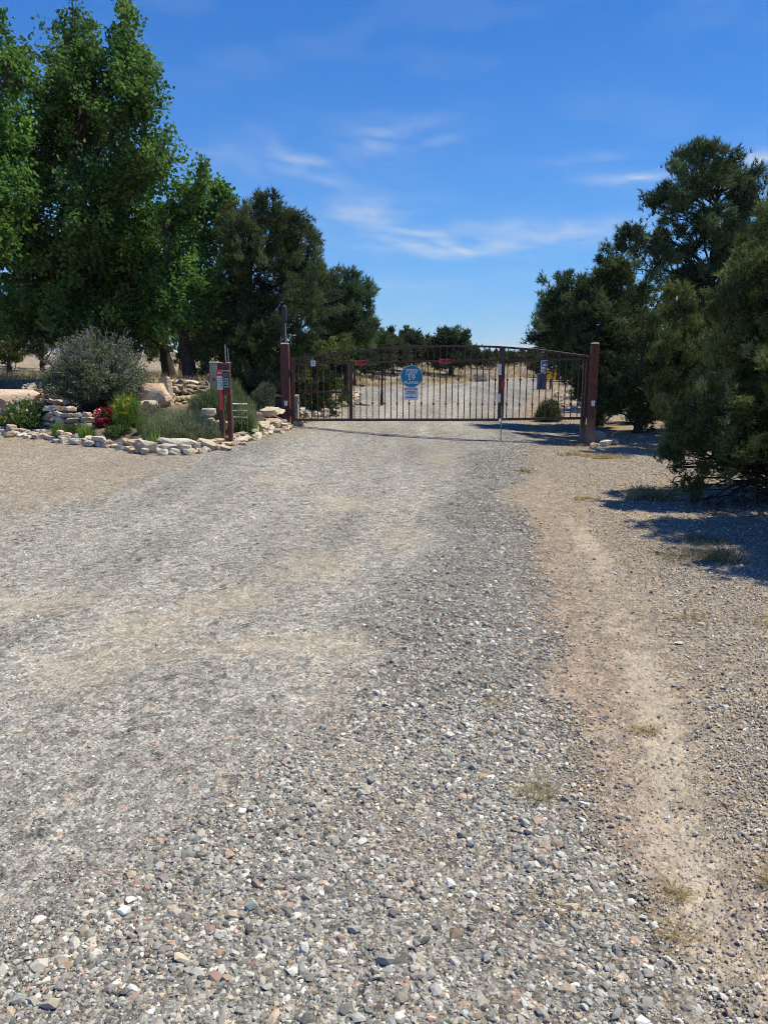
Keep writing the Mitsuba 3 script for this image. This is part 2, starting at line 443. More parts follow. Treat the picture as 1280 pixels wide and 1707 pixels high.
def kites(p, d, length, width, col, rng, fold=.25, tint=.22, face=None):
    """One folded leaf of two triangles per entry."""
    n = len(p)
    side = np.cross(d, rng.normal(size=(n, 3)) * .6 + face if face is not None else rng.normal(size=(n, 3))); side /= np.linalg.norm(side, axis=1, keepdims=True) + 1e-9
    nrm = np.cross(d, side)
    L, w = (np.asarray(length) * np.ones(n))[:, None], (np.asarray(width) * np.ones(n))[:, None] / 2
    m = p + d * L * .38
    v = np.stack([p, m - side * w + nrm * w * fold, p + d * L, m + side * w + nrm * w * fold], 1).reshape(-1, 3)
    k = np.arange(n)[:, None] * 4
    f = np.vstack([k + [0, 1, 2], k + [0, 2, 3]])
    c = np.repeat(np.clip(col * rng.uniform(1 - tint, 1 + tint, (n, 1)), .003, .9), 4, 0)
    return v, f, c


def joinc(ms):
    n, vs, fs, cs = 0, [], [], []
    for v, f, c in ms:
        vs.append(v); fs.append(f + n); cs.append(c); n += len(v)
    return (np.vstack(vs), np.vstack(fs)), np.vstack(cs)


def unit(v):
    return v / (np.linalg.norm(v, axis=-1, keepdims=True) + 1e-12)


# ------------------------------------------------------------------ ground, road, far hills
def axis(spec):
    out = [spec[0][0]]
    for a, b, step in spec:
        n = max(1, int(round((b - a) / step)))
        out += list(a + (b - a) * (np.arange(n) + 1) / n)
    return np.array(out)


gx = axis([(-3000, -300, 300), (-300, -60, 20), (-60, -14, 2), (-14, -6, .25), (-6, 6, .07), (6, 14, .25), (14, 60, 2), (60, 300, 20), (300, 3000, 300)])
gy = axis([(-300, -20, 40), (-20, -1, 1), (-1, 7, .06), (7, 22, .12), (22, 70, .5), (70, 200, 5), (200, 1000, 50), (1000, 6000, 500)])
X, Y = np.meshgrid(gx, gy, indexing='ij')
Z = terrain(X, Y)
gz, lz, bz, pz = zones(N, X, Y)
fine = (np.abs(X) < 6.2) & (Y < 22)
Z = Z + np.where(fine, .016 * (meshkit.fbm(np.stack([X * 6, Y * 6, X * 0], -1), 3, 1) - .5) * (1 - .6 * bz) + .018 * lz - .012 * bz, 0)
GV = np.stack([X, Y, Z], -1).reshape(-1, 3)
i, j = np.meshgrid(np.arange(len(gx) - 1), np.arange(len(gy) - 1), indexing='ij')
k = i * len(gy) + j
quads = np.stack([k, k + len(gy), k + len(gy) + 1, k + 1], -1).reshape(-1, 4)
cen = GV[quads].mean(1)
rx, ry = cen[:, 0], cen[:, 1]
on_road = (rx < curve(N, RIGHT, ry) + .1 * wob(N, rx, ry)) & ((ry < 16.2) | (rx > curve(N, LEFTEDGE, ry))) & (beyond(rx, ry) < .2) & (ry > -1) & (ry < 62) & (bed_depth(rx, ry) < -.35) & (rx > -14)
struct('ground', (GV, quads), 'ground_mat')
rv = GV.copy(); rv[:, 2] += .005
used, inv = np.unique(quads[on_road], return_inverse=True)
struct('gravel_road', (rv[used], inv.reshape(-1, 4)), 'ground_mat')


def ground_z(x, y):
    g, l, b, p = zones(N, x, y)
    fine = (np.abs(x) < 6.2) & (y < 22)
    return terrain(x, y) + np.where(fine, .016 * (meshkit.fbm(np.stack([x * 6, y * 6, x * 0], -1), 3, 1) - .5) * (1 - .6 * b) + .018 * l - .012 * b, 0) + .005


hx = np.linspace(-4500, 4500, 181)
hy = np.linspace(4800, 7000, 12)
HX, HY = np.meshgrid(hx, hy, indexing='ij')
ridge = 34 + 26 * meshkit.fbm(np.stack([HX * .0016, HX * 0 + 2, HX * 0], -1), 4, 4) + 16 * np.exp(-((HX - 1500) / 700) ** 2)
HZ = -20 + (ridge + 16) * ss(4800, 5600, HY + 300 * meshkit.fbm(np.stack([HX * .004, HY * .004, HX * 0], -1), 3, 2)) * (1 - .3 * ss(6000, 7000, HY))
i, j = np.meshgrid(np.arange(180), np.arange(11), indexing='ij')
k = i * 12 + j
struct('hills', (np.stack([HX, HY, HZ], -1).reshape(-1, 3), np.stack([k, k + 12, k + 13, k + 1], -1).reshape(-1, 4)), 'hill_mat')

# ------------------------------------------------------------------ gravel: every pebble is geometry
PAL = np.array([[.335, .335, .33], [.25, .252, .255], [.43, .43, .42], [.54, .53, .51], [.16, .162, .165], [.36, .33, .29], [.42, .35, .27], [.40, .29, .24], [.27, .28, .27], [.58, .57, .54], [.33, .25, .22], [.20, .23, .235]])
GREYW = np.array([.20, .14, .17, .11, .06, .09, .05, .035, .09, .035, .03, .03])
TANW = np.array([.12, .03, .12, .10, .015, .24, .20, .08, .03, .06, .05, .005])
ico, octa = trimesh.creation.icosahedron(), trimesh.creation.icosphere(0)
ICO = (np.array(ico.vertices), np.array(ico.faces))
OCT = (np.array([[1, 0, 0], [-1, 0, 0], [0, 1, 0], [0, -1, 0], [0, 0, 1], [0, 0, -1.]]), np.array([[0, 2, 4], [2, 1, 4], [1, 3, 4], [3, 0, 4], [2, 0, 5], [1, 2, 5], [3, 1, 5], [0, 3, 5]]))


def pebbles(rng, n, y0, y1, med, sig, lo, hi, base, floor=.0, far=False):
    y = np.sqrt(rng.uniform(y0 ** 2, y1 ** 2, n))
    x = rng.uniform(-1, 1, n) * (.53 * y + .75)
    g, l, b, p = zones(N, x, y)
    rel = np.clip(.24 + .1 * g + .85 * l - .30 * b - .12 * p + .55 * (1 - g) * ss(.1, .5, x - curve(N, TRACK, y)), .04, 1)
    clump = .6 + .8 * meshkit.fbm(np.stack([x * 2.2, y * 2.2, x * 0], -1), 3, 6)
    keep = (rng.uniform(size=n) < rel * clump + floor) & (bed_depth(x, y) < -.1)
    x, y, g, l = x[keep], y[keep], g[keep], l[keep]
    n = len(x)
    r = np.clip(np.exp(rng.normal(math.log(med), sig, n)) * (.52 + .52 * l + .16 * (1 - g)), lo, hi)
    v0, f0 = base
    v = v0[None] * rng.uniform(.6, 1.28, (n, len(v0), 1))
    v = v * (r[:, None] * np.stack([rng.uniform(.85, 1.4, n), rng.uniform(.7, 1.05, n), rng.uniform(.42, .8, n)], 1))[:, None]
    a, t = rng.uniform(0, 2 * np.pi, n), rng.normal(0, .28, n)
    ct, st, ca, sa = np.cos(t)[:, None], np.sin(t)[:, None], np.cos(a)[:, None], np.sin(a)[:, None]
    vx, vz = v[..., 0] * ct - v[..., 2] * st, v[..., 0] * st + v[..., 2] * ct
    v = np.stack([vx * ca - v[..., 1] * sa, vx * sa + v[..., 1] * ca, vz], -1)
    z = ground_z(x, y) + r * rng.uniform(-.32, .34, n)
    v += np.stack([x, y, z], 1)[:, None]
    wts = GREYW[None] * g[:, None] + TANW[None] * (1 - g[:, None])
    pick = (rng.uniform(size=(n, 1)) > np.cumsum(wts / wts.sum(1, keepdims=True), 1)).sum(1).clip(0, len(PAL) - 1)
    col = PAL[pick] * np.exp(rng.normal(-.17, .27, (n, 1))) * rng.uniform(.98, 1.02, (n, 3)) * [1.01, .998, .955]
    return v.reshape(-1, 3), (f0[None] + np.arange(n)[:, None, None] * len(v0)).reshape(-1, 3), np.repeat(col, len(v0), 0)


rng = np.random.default_rng(11)
ROCKS = [pebbles(rng, 76000, 1.15, 3.4, .0061, .46, .0028, .021, ICO),
         pebbles(rng, 90000, 1.15, 3.0, .0040, .3, .002, .006, OCT, .25),
         pebbles(rng, 80000, 3.4, 7.5, .0072, .43, .004, .02, ICO),
         pebbles(rng, 80000, 3.0, 7.0, .0052, .3, .003, .008, OCT, .12),
         pebbles(rng, 110000, 7.5, 17, .0115, .36, .006, .026, OCT)]
gm, gc = joinc(ROCKS)
key = unique('gravel')
scene[key] = mikit.ply(gm, 'pebble_mat', False, color=gc)
labels[key] = {'label': 'loose grey and tan gravel strewn over the driveway and shoulder', 'category': 'gravel', 'kind': 'stuff'}


# ------------------------------------------------------------------ trees and shrubs
def bend(a, b, rng, sag=.0, wig=.06, n=5):
    a, b = np.asarray(a, float), np.asarray(b, float)
    t = np.linspace(0, 1, n)[:, None]
    L = np.linalg.norm(b - a)
    p = a + (b - a) * t + np.sin(np.pi * t) * np.array([0, 0, sag * L])
    p[1:-1] += rng.normal(0, wig * L, (n - 2, 3)) * .6
    return p


def tufts(p, out, style, rng, col):
    """Foliage of one kind round the twig points p, each pointing along out."""
    n = len(p)
    if style['leaf'] == 'broad':
        m = style['per']
        q = np.repeat(p, m, 0) + rng.normal(0, style['spread'], (n * m, 3))
        d = unit(rng.normal(size=(n * m, 3)) + .5 * np.repeat(out, m, 0) + [0, 0, -.35])
        L = rng.uniform(*style['len'], n * m)
        return kites(q, d, L, L * rng.uniform(.75, .95, n * m), np.repeat(col, m, 0), rng, face=np.repeat(out, m, 0) * .3 + [.15, -.1, .35])
    m, b = style['per'], style['blades']
    q = np.repeat(p, m, 0) + rng.normal(0, style['spread'], (n * m, 3)) * [1, 1, .8]
    d = unit(np.repeat(out, m, 0) * style['outw'] + rng.normal(0, .45, (n * m, 3)) + [0, 0, style['up']])
    q, d, c = np.repeat(q, b, 0), np.repeat(d, b, 0), np.repeat(np.repeat(col, m, 0), b, 0)
    k = rng.uniform(0, style.get('stem', .6), (len(q), 1)) * np.mean(style['len'])
    dd = unit(d + rng.normal(0, style['fan'], d.shape))
    return blades(q + d * k, dd, rng.uniform(*style['len'], len(q)), style['wid'], c, rng, .25)


COTTON = dict(leaf='broad', per=8, spread=.085, len=(.085, .125), dens=155, spray=(.95, .10, .75), cols=[(.058, .125, .034), (.105, .20, .05), (.185, .29, .08)])
PINON = dict(leaf='needle', per=5, blades=9, spread=.06, len=(.09, .15), wid=.016, outw=.8, up=.55, fan=.45, dens=190, spray=(.42, .085, .5), cols=[(0.061, 0.096, 0.046), (0.094, 0.133, 0.061), (0.131, 0.171, 0.078)])
JUNI = dict(leaf='needle', per=6, blades=8, spread=.05, len=(.06, .13), wid=.02, outw=.7, up=.7, fan=.4, dens=190, spray=(.5, .07, .6), cols=[(0.070, 0.096, 0.041), (0.104, 0.133, 0.055), (0.157, 0.181, 0.075)])


def tinted(style, **k):
    return {**style, **k}


def tree(name, label, cat, trunk, lobes, style, d, seed, group=None, trunk_r=.12, spread=1.0, depth=None, bare=(), second=6):
    """trunk: its points from the foot up. lobes: (px, py, rx, ry[, nearer]) as seen from the road, at distance d: each becomes a ball of twigs in space."""
    rng = np.random.default_rng(seed)
    key = thing(name, label, cat, group)
    trunk = np.asarray(trunk, float)
    tl = np.linspace(1, .3, len(trunk)) * trunk_r
    tl[0] *= 1.35
    t_all = np.vstack([trunk[i] + (trunk[i + 1] - trunk[i]) * s for i in range(len(trunk) - 1) for s in (0, .25, .5, .75)] + [trunk[-1:]])
    wood, fol = [], []
    span = depth or 1.0
    for l in lobes:
        px, py, rx, ry = l[:4]
        dz = l[4] if len(l) > 4 else rng.uniform(-.5, .5) * span
        dd = d - dz
        c = P(px, py, dd)
        R = np.array([rx, (rx + ry) / 2, ry]) * dd / FPX * spread
        area = R[0] * R[2] * np.pi
        low = t_all[np.argmin(np.abs(t_all[:, 2] - (c[2] - .35 * np.linalg.norm(c[:2] - trunk[-1, :2]) - R[2])) + .25 * np.linalg.norm(t_all - c, axis=1))]
        limb = bend(low, c, rng, .08, .05, 6)
        wood.append(tube(limb, np.linspace(.34, .09, 6) * trunk_r * (.4 + .55 * min(1, R[0])), 6, False))
        sl, sr, supw = style['spray']
        m = max(4, int(area * style['dens'] / 10))
        us = unit(rng.normal(size=(m, 3)))
        bump = .5 + .9 * meshkit.fbm(us * 1.9 + seed * 3.7 + px * .1, 3, 4)
        cs = c + us * R * (rng.uniform(.06, 1, (m, 1)) ** .5) * bump[:, None]
        axis_ = unit(us * .9 + [0, 0, supw] + rng.normal(0, .35, (m, 3)))
        Ls = sl * rng.uniform(.45, 1.45, (m, 1)) * min(1, R[0] * 1.6)
        k = np.repeat(np.arange(m), 10)
        t = rng.uniform(0, 1, (10 * m, 1)) ** .8
        n = 10 * m
        p = cs[k] + axis_[k] * (t - .35) * Ls[k] + rng.normal(0, sr, (n, 3)) * (1.15 - .75 * t)
        u = unit(axis_[k] + rng.normal(0, .35, (n, 3)))
        shade = np.exp(rng.normal(0, .24, (m, 1)))[k]
        ns = max(3, int(second * (.5 + area)))
        for e in cs[rng.choice(m, min(m, ns), replace=False)]:
            q = limb[rng.integers(2, 6)]
            wood.append(tube(bend(q, e, rng, .05, .07, 4), np.linspace(.13, .03, 4) * trunk_r, 4, False))
        for e, v, L in zip(cs, axis_, Ls):
            wood.append(tube(np.array([e - v * L * .5, e + v * L * .5]), [.05 * trunk_r, .015 * trunk_r], 3, False))
        tone = meshkit.fbm(p * 1.6 + seed, 3, 2)
        cols = np.array(style['cols'])
        a = np.clip((tone - .3) / .4, 0, 1)[:, None]
        col = np.where(a < .5, cols[0] + (cols[1] - cols[0]) * a * 2, cols[1] + (cols[2] - cols[1]) * (a * 2 - 1)) * shade
        fol.append(tufts(p, u, style, rng, col))
    wood_c, tr = wood, tube(trunk, tl, 9)
    for b in bare:
        wood_c.append(b)
    part(key, 'trunk', tr, 'bark_mat', True)
    if wood_c:
        part(key, 'branches', cat_(wood_c), 'bark_mat', True)
    m, c = joinc(fol)
    part(key, 'crown', m, 'leaf_mat' if style['leaf'] == 'broad' else 'needle_mat', False, color=c)
    return key


def up(px, py, d, heights, lean=(0, 0), wig=.05, seed=1, foot=None):
    """A trunk's points: its foot on the ground at pixel column px and distance d."""
    r = np.random.default_rng(seed)
    x = P(px, 600, d)[0] if foot is None else foot
    z0 = float(terrain(x, d)) - .1
    return [[x + lean[0] * h + r.normal(0, wig) * (h > 0), d + lean[1] * h + r.normal(0, wig) * (h > 0), z0 + h] for h in heights]


# cottonwoods
tree('cottonwood', 'tall bright green cottonwood with twin leafy spires, largest tree on the left', 'tree', up(150, 0, 21, [0, 1.5, 3, 5, 7.2], (.02, 0)),
     [(125, 55, 20, 62), (122, 110, 40, 45), (207, 50, 18, 52), (207, 110, 36, 45), (165, 150, 70, 50), (238, 110, 17, 30), (85, 165, 32, 50), (215, 190, 55, 60), (140, 225, 80, 65), (55, 290, 55, 65), (180, 310, 90, 70),
      (250, 255, 42, 45), (100, 390, 95, 80), (215, 400, 75, 70), (35, 420, 60, 70), (150, 470, 110, 60, -1), (60, 500, 75, 50, -1.2), (245, 460, 60, 55), (130, 530, 90, 35, -1.5), (20, 530, 60, 35, -1.5), (80, 230, 45, 40), (150, 535, 60, 34, 1.2), (90, 545, 55, 30, 1.0), (205, 545, 45, 30, .9), (40, 545, 50, 30, .6)],
     COTTON, 21, 3, trunk_r=.26, depth=3.0, spread=.92)
tree('cottonwood', 'smaller cottonwood on the right with a dark leaning trunk', 'tree', up(318, 0, 20.2, [0, .9, 1.8, 3, 4.4], (-.13, 0), .02),
     [(335, 318, 32, 30), (362, 318, 13, 28), (300, 345, 45, 42), (350, 350, 25, 30), (372, 345, 12, 10), (340, 400, 42, 42), (280, 420, 55, 50), (322, 465, 52, 45), (290, 525, 48, 32), (345, 505, 30, 38), (250, 500, 40, 40)],
     tinted(COTTON, cols=[(0.068, 0.146, 0.037), (0.104, 0.207, 0.052), (0.146, 0.262, 0.068)]), 20.2, 4, trunk_r=.17, depth=1.6, spread=.9)
tree('cottonwood', 'cottonwood with a dark leaning trunk, half hidden behind the purple flowering shrub', 'tree', up(283, 0, 22.5, [0, .9, 1.8, 3, 4.2], (-.16, 0), .02),
     [(225, 500, 55, 45), (205, 440, 60, 50), (255, 545, 35, 22), (190, 530, 50, 35)], COTTON, 22.5, 5, trunk_r=.17, depth=1.5)
tree('cottonwood', 'cottonwood cut off by the left edge of the picture', 'tree', up(-70, 0, 18.5, [0, 1.5, 3, 5, 6.5], (.02, 0)),
     [(5, 100, 32, 38), (30, 130, 14, 24), (-25, 170, 60, 70), (0, 240, 36, 55), (-45, 320, 80, 80), (0, 390, 32, 45), (-80, 420, 80, 80), (8, 410, 24, 28), (-90, 220, 70, 90)],
     tinted(COTTON, cols=[(0.068, 0.146, 0.037), (0.104, 0.207, 0.052), (0.146, 0.262, 0.068)]), 18.5, 6, trunk_r=.24, depth=2.4)

# pinons and junipers on the left
tree('pinon_pine', 'big dark pinon pine behind the left gate post and keypad', 'tree', up(412, 0, 21, [0, .8, 1.6, 2.6, 3.8, 4.9], (.04, 0), .04),
     [(447, 345, 22, 24), (470, 352, 12, 24), (428, 372, 38, 34), (470, 380, 34, 36), (496, 385, 14, 22), (490, 408, 28, 30), (400, 400, 38, 40), (378, 375, 16, 22), (440, 440, 60, 50), (502, 450, 32, 40), (380, 480, 50, 55), (450, 510, 70, 55),
      (528, 452, 22, 26), (520, 492, 38, 45), (400, 560, 58, 50, .5), (480, 575, 60, 45, .5), (430, 630, 62, 40), (370, 595, 40, 45, .6), (548, 470, 10, 16), (465, 640, 45, 30)],
     PINON, 21, 21, trunk_r=.17, depth=2.4)
tree('pinon_pine', 'second pinon pine right of the big one, lower and rounder', 'tree', up(575, 0, 25, [0, .8, 1.6, 2.6, 3.2], (.02, 0), .03),
     [(600, 500, 23, 32), (575, 490, 24, 28), (560, 520, 34, 38), (605, 545, 18, 32), (570, 570, 42, 34), (540, 600, 38, 30), (590, 590, 25, 22)],
     tinted(PINON, dens=270, cols=[(0.058, 0.102, 0.058), (0.084, 0.138, 0.072), (0.116, 0.174, 0.090)]), 25, 22, trunk_r=.12, depth=1.8, spread=1.15)
tree('juniper', 'low olive green juniper behind the left half of the gate', 'tree', up(520, 0, 20.5, [0, .5, 1.0, 1.5], (.02, 0), .03),
     [(525, 600, 32, 32), (505, 640, 32, 40), (560, 590, 32, 22), (548, 640, 26, 36), (500, 590, 18, 24), (530, 665, 38, 26)],
     tinted(JUNI, cols=[(0.087, 0.128, 0.046), (0.136, 0.177, 0.061), (0.186, 0.220, 0.081)]), 20.5, 23, trunk_r=.08, depth=1.2)
tree('pinon_sapling', 'thin sparse pinon sapling against the sky, left of the road bend', 'tree', up(636, 0, 27, [0, .7, 1.4, 2.2], (.01, 0), .02),
     [(640, 568, 9, 18), (651, 580, 8, 10), (628, 582, 12, 18), (645, 600, 14, 12)], tinted(PINON, dens=150), 27, 24, trunk_r=.05, depth=.6)
for k, (px, d, lobes, lab) in enumerate([
        (15, 25, [(15, 585, 34, 24), (-15, 580, 30, 30), (40, 592, 18, 16)], 'small olive juniper at the left edge behind the dry grass'),
        (70, 31, [(70, 560, 60, 50), (30, 540, 50, 40), (110, 550, 45, 50)], 'dark juniper in the shade behind the big cottonwood'),
        (215, 30, [(215, 570, 60, 45), (180, 540, 50, 50), (250, 545, 45, 50), (150, 585, 35, 30)], 'dark juniper in the shade behind the purple flowering shrub'),
        (345, 27, [(345, 560, 50, 50), (310, 540, 35, 45), (375, 540, 40, 55), (340, 595, 45, 25)], 'dark juniper behind the leaning cottonwood trunk'),
        (300, 33, [(300, 590, 20, 16)], 'small round lit juniper seen between the two leaning trunks')]):
    tree('juniper', lab, 'tree', up(px, 0, d, [0, .5, 1.0, 1.6], (0, 0), .04), lobes, tinted(JUNI, dens=130, blades=7, wid=.028, cols=[(.07, .092, .034), (.10, .122, .043), (.135, .152, .056)] if k in (0, 4) else JUNI['cols']), d, 40 + k, trunk_r=.09, depth=1.5)

# the right side
tree('pinon_pine', 'tall pinon pine on the right with open crown and dark trunk', 'tree', up(1172, 0, 18.5, [0, 1.2, 2.4, 3.4, 4.4, 5.3], (.005, 0), .04),
     [(1195, 258, 32, 22), (1160, 276, 34, 26), (1125, 285, 20, 22), (1205, 305, 40, 30), (1250, 300, 17, 20), (1266, 332, 20, 34), (1150, 325, 34, 22), (1240, 340, 24, 28), (1098, 345, 24, 14), (1132, 358, 26, 18), (1110, 330, 18, 8),
      (1052, 384, 22, 20), (1040, 405, 12, 14), (1080, 412, 30, 18), (1122, 405, 30, 20), (1155, 425, 26, 18), (1095, 440, 40, 16), (1245, 385, 32, 36), (1215, 425, 36, 28), (1272, 420, 22, 40), (1185, 470, 45, 28), (1225, 470, 40, 40), (1130, 470, 35, 18), (1178, 300, 26, 24, .7), (1192, 350, 30, 26, .8), (1168, 385, 30, 22, .8), (1200, 400, 30, 24, .6), (1150, 455, 30, 22, .6)],
     tinted(PINON, dens=205, cols=[(0.055, 0.091, 0.048), (0.087, 0.131, 0.065), (0.123, 0.167, 0.084)]), 18.5, 31, trunk_r=.15, depth=2.2, second=12, spread=.96)
tree('pinon_pine', 'broad pinon pine behind the right end of the gate', 'tree', up(1003, 0, 21, [0, .8, 1.6, 2.6, 3.4], (0, 0), .05),
     [(980, 487, 26, 24), (948, 500, 36, 32), (1012, 470, 22, 28), (1012, 428, 9, 18), (930, 540, 36, 38), (912, 555, 22, 26), (985, 540, 45, 50), (1040, 500, 38, 40), (1030, 580, 50, 50), (960, 600, 40, 36), (1000, 630, 40, 34), (922, 578, 18, 18), (1050, 460, 20, 20), (1020, 660, 42, 30), (1060, 668, 36, 30), (975, 645, 26, 26)],
     tinted(PINON, dens=280, cols=[(0.062, 0.102, 0.049), (0.096, 0.142, 0.067), (0.136, 0.181, 0.087)]), 21, 32, trunk_r=.13, depth=2.2, spread=1.08)
tree('juniper', 'spiky yellow-green juniper to the right of the right gate post', 'tree', up(1140, 0, 15.6, [0, .6, 1.2, 2.0, 2.5], (0, 0), .03),
     [(1122, 500, 9, 26), (1143, 515, 12, 36), (1162, 540, 10, 36), (1130, 560, 26, 46), (1108, 590, 18, 40), (1150, 610, 34, 60), (1118, 655, 28, 46), (1170, 600, 18, 60), (1148, 685, 38, 28), (1112, 690, 20, 18)],
     tinted(JUNI, dens=290, up=1.3, spread=.06, len=(.06, .14), wid=.017, cols=[(0.072, 0.099, 0.038), (0.116, 0.148, 0.052), (0.196, 0.225, 0.078)]), 15.6, 33, trunk_r=.09, depth=.9)
for k, (px, d, lobes, lab) in enumerate([
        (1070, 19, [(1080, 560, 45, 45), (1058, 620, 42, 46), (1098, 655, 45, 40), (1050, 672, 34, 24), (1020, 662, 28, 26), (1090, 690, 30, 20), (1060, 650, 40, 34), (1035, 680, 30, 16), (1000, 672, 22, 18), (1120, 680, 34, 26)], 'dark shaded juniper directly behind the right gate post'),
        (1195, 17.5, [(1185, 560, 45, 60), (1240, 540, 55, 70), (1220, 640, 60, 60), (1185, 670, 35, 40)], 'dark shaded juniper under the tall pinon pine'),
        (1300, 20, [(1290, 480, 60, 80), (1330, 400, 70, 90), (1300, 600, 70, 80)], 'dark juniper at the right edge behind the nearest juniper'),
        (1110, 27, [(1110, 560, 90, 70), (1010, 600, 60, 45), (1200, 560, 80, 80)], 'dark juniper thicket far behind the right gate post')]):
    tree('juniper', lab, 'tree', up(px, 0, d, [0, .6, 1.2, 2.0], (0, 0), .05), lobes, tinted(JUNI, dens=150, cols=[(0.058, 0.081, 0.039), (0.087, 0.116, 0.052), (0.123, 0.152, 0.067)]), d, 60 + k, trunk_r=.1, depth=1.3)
NR = np.random.default_rng(77)
foot = np.array([5.2, 8.6])
low = [float(foot[0]), float(foot[1]), float(terrain(*foot)) + .35]
barebits = []
for px, py, dd in [(1120, 805, 8.5), (1150, 838, 8.3), (1172, 815, 8.4), (1195, 850, 8.2), (1225, 835, 8.3), (1215, 800, 8.6), (1250, 850, 8.4), (1185, 790, 8.7), (1268, 825, 8.6), (1240, 805, 8.9), (1290, 850, 8.5), (1140, 775, 8.7), (1310, 840, 8.4), (1160, 850, 8.4)]:
    e = P(px, py, dd)
    e[2] = max(e[2], terrain(e[0], e[1]) + .05)
    b = bend(np.array(low) + NR.normal(0, .1, 3) * [1, 1, .6], e, NR, .04, .05, 7)
    barebits.append(tube(b, np.linspace(.024, .006, 7), 5, False))
    for t in (2, 3, 4, 5, 5, 6):
        e2 = b[t] + NR.normal(0, .17, 3) + (b[t] - b[t - 1]) * .5
        e2[2] = max(e2[2], terrain(e2[0], e2[1]) + .04)
        bb = bend(b[t], e2, NR, .04, .1, 4)
        barebits.append(tube(bb, np.linspace(.009, .003, 4), 4, False))
        for _ in range(3):
            e3 = bb[NR.integers(1, 4)] + NR.normal(0, .10, 3)
            barebits.append(tube(np.array([bb[2], (bb[2] + e3) / 2 + NR.normal(0, .02, 3), e3]), np.linspace(.005, .002, 3), 3, False))
tree('juniper', 'nearest dense juniper at the right edge, its bare lower branches over the ground', 'tree', [[foot[0], foot[1], low[2] - .5], [foot[0] - .03, foot[1] + .02, low[2] + .2], [foot[0] + .02, foot[1], 1.5], [foot[0], foot[1], 2.6]],
     [(1260, 436, 34, 42), (1226, 500, 36, 48), (1290, 480, 60, 80), (1203, 565, 24, 52), (1250, 600, 66, 80), (1330, 560, 90, 110), (1172, 665, 34, 32, .5), (1230, 690, 60, 55, .6), (1305, 690, 80, 80, .5), (1138, 722, 32, 34, .7), (1188, 758, 52, 36, .8), (1258, 752, 66, 36, .9), (1330, 780, 80, 55, .7),
      (1128, 780, 20, 20, .8), (1150, 815, 14, 10, .9), (1115, 752, 14, 18, .7), (1350, 420, 80, 80), (1420, 600, 120, 170), (1400, 760, 100, 80), (1275, 380, 16, 24), (1420, 620, 120, 130, 1.9), (1460, 760, 110, 70, 2.3), (1430, 400, 100, 110, 1.6), (1560, 560, 140, 200, 2.0), (1400, 830, 60, 40, 2.4), (1390, 900, 50, 40, 3.2), (1440, 640, 110, 120, 3.0)],
     tinted(JUNI, dens=820, spray=(.36, .04, .45), per=5, blades=8, spread=.03, len=(.035, .085), wid=.0095, up=.55, fan=.5, cols=[(0.107, 0.144, 0.057), (0.165, 0.209, 0.077), (0.265, 0.300, 0.117)]), 9.2, 34, trunk_r=.11, depth=.9, bare=barebits, second=26)
# far trees
tree('juniper', 'round dark tree rising above the middle of the gate in the distance', 'tree', up(752, 0, 58, [0, .8, 1.6, 2.4], (0, 0), .05),
     [(752, 562, 24, 15), (738, 572, 18, 16), (768, 574, 20, 16), (752, 588, 34, 18), (735, 598, 18, 14), (775, 598, 14, 14), (755, 606, 26, 12), (790, 592, 8, 10)], tinted(JUNI, dens=60, per=6, blades=6, spread=.14, len=(.18, .34), wid=.07, cols=[(0.038, 0.065, 0.038), (0.058, 0.093, 0.049), (0.081, 0.122, 0.064)]), 58, 81, trunk_r=.2, depth=2)
FAR = [(590, 46, 34, 24), (622, 52, 26, 20), (655, 55, 30, 24), (690, 58, 26, 24), (712, 66, 22, 18), (802, 66, 20, 10), (824, 72, 18, 8), (848, 74, 18, 7), (868, 78, 18, 7), (888, 80, 18, 8), (905, 62, 16, 14), (930, 56, 26, 22), (960, 52, 30, 26), (560, 44, 30, 30), (1000, 46, 36, 30), (672, 75, 30, 22), (640, 78, 26, 22), (610, 70, 30, 28)]
ORD = 'first second third fourth fifth sixth seventh eighth ninth tenth eleventh twelfth thirteenth fourteenth fifteenth sixteenth seventeenth eighteenth'.split()
for k, (px, d, rx, ry) in enumerate(FAR):
    r = np.random.default_rng(200 + k)
    rx, ry = rx * 1.12, ry * 1.3
    zb = float(terrain(P(px, 600, d)[0], d))
    base_py = 853.5 - FPX * math.tan(math.atan((zb - EYE) / d) + PITCH)
    cy = base_py - ry * 1.05
    tree('juniper', 'dark juniper in the tree line beyond the road bend, ' + ORD[sorted(FAR).index(FAR[k])] + ' from the left', 'tree', up(px, 0, d, [0, .5, 1.0], (0, 0), .04),
         [(px, cy, rx * .7, ry * .75), (px - rx * .5, cy + ry * .2, rx * .5, ry * .6), (px + rx * .5, cy + ry * .15, rx * .5, ry * .6), (px + r.uniform(-.3, .3) * rx, cy - ry * .5, rx * .4, ry * .5)],
         tinted(JUNI, dens=55, per=5, blades=6, spread=.14, len=(.16, .32), wid=.06, cols=[(0.043, 0.065, 0.029), (0.070, 0.096, 0.043), (0.102, 0.128, 0.061)]), d, 300 + k, 'far junipers beyond the road bend', trunk_r=.1, depth=1.2)


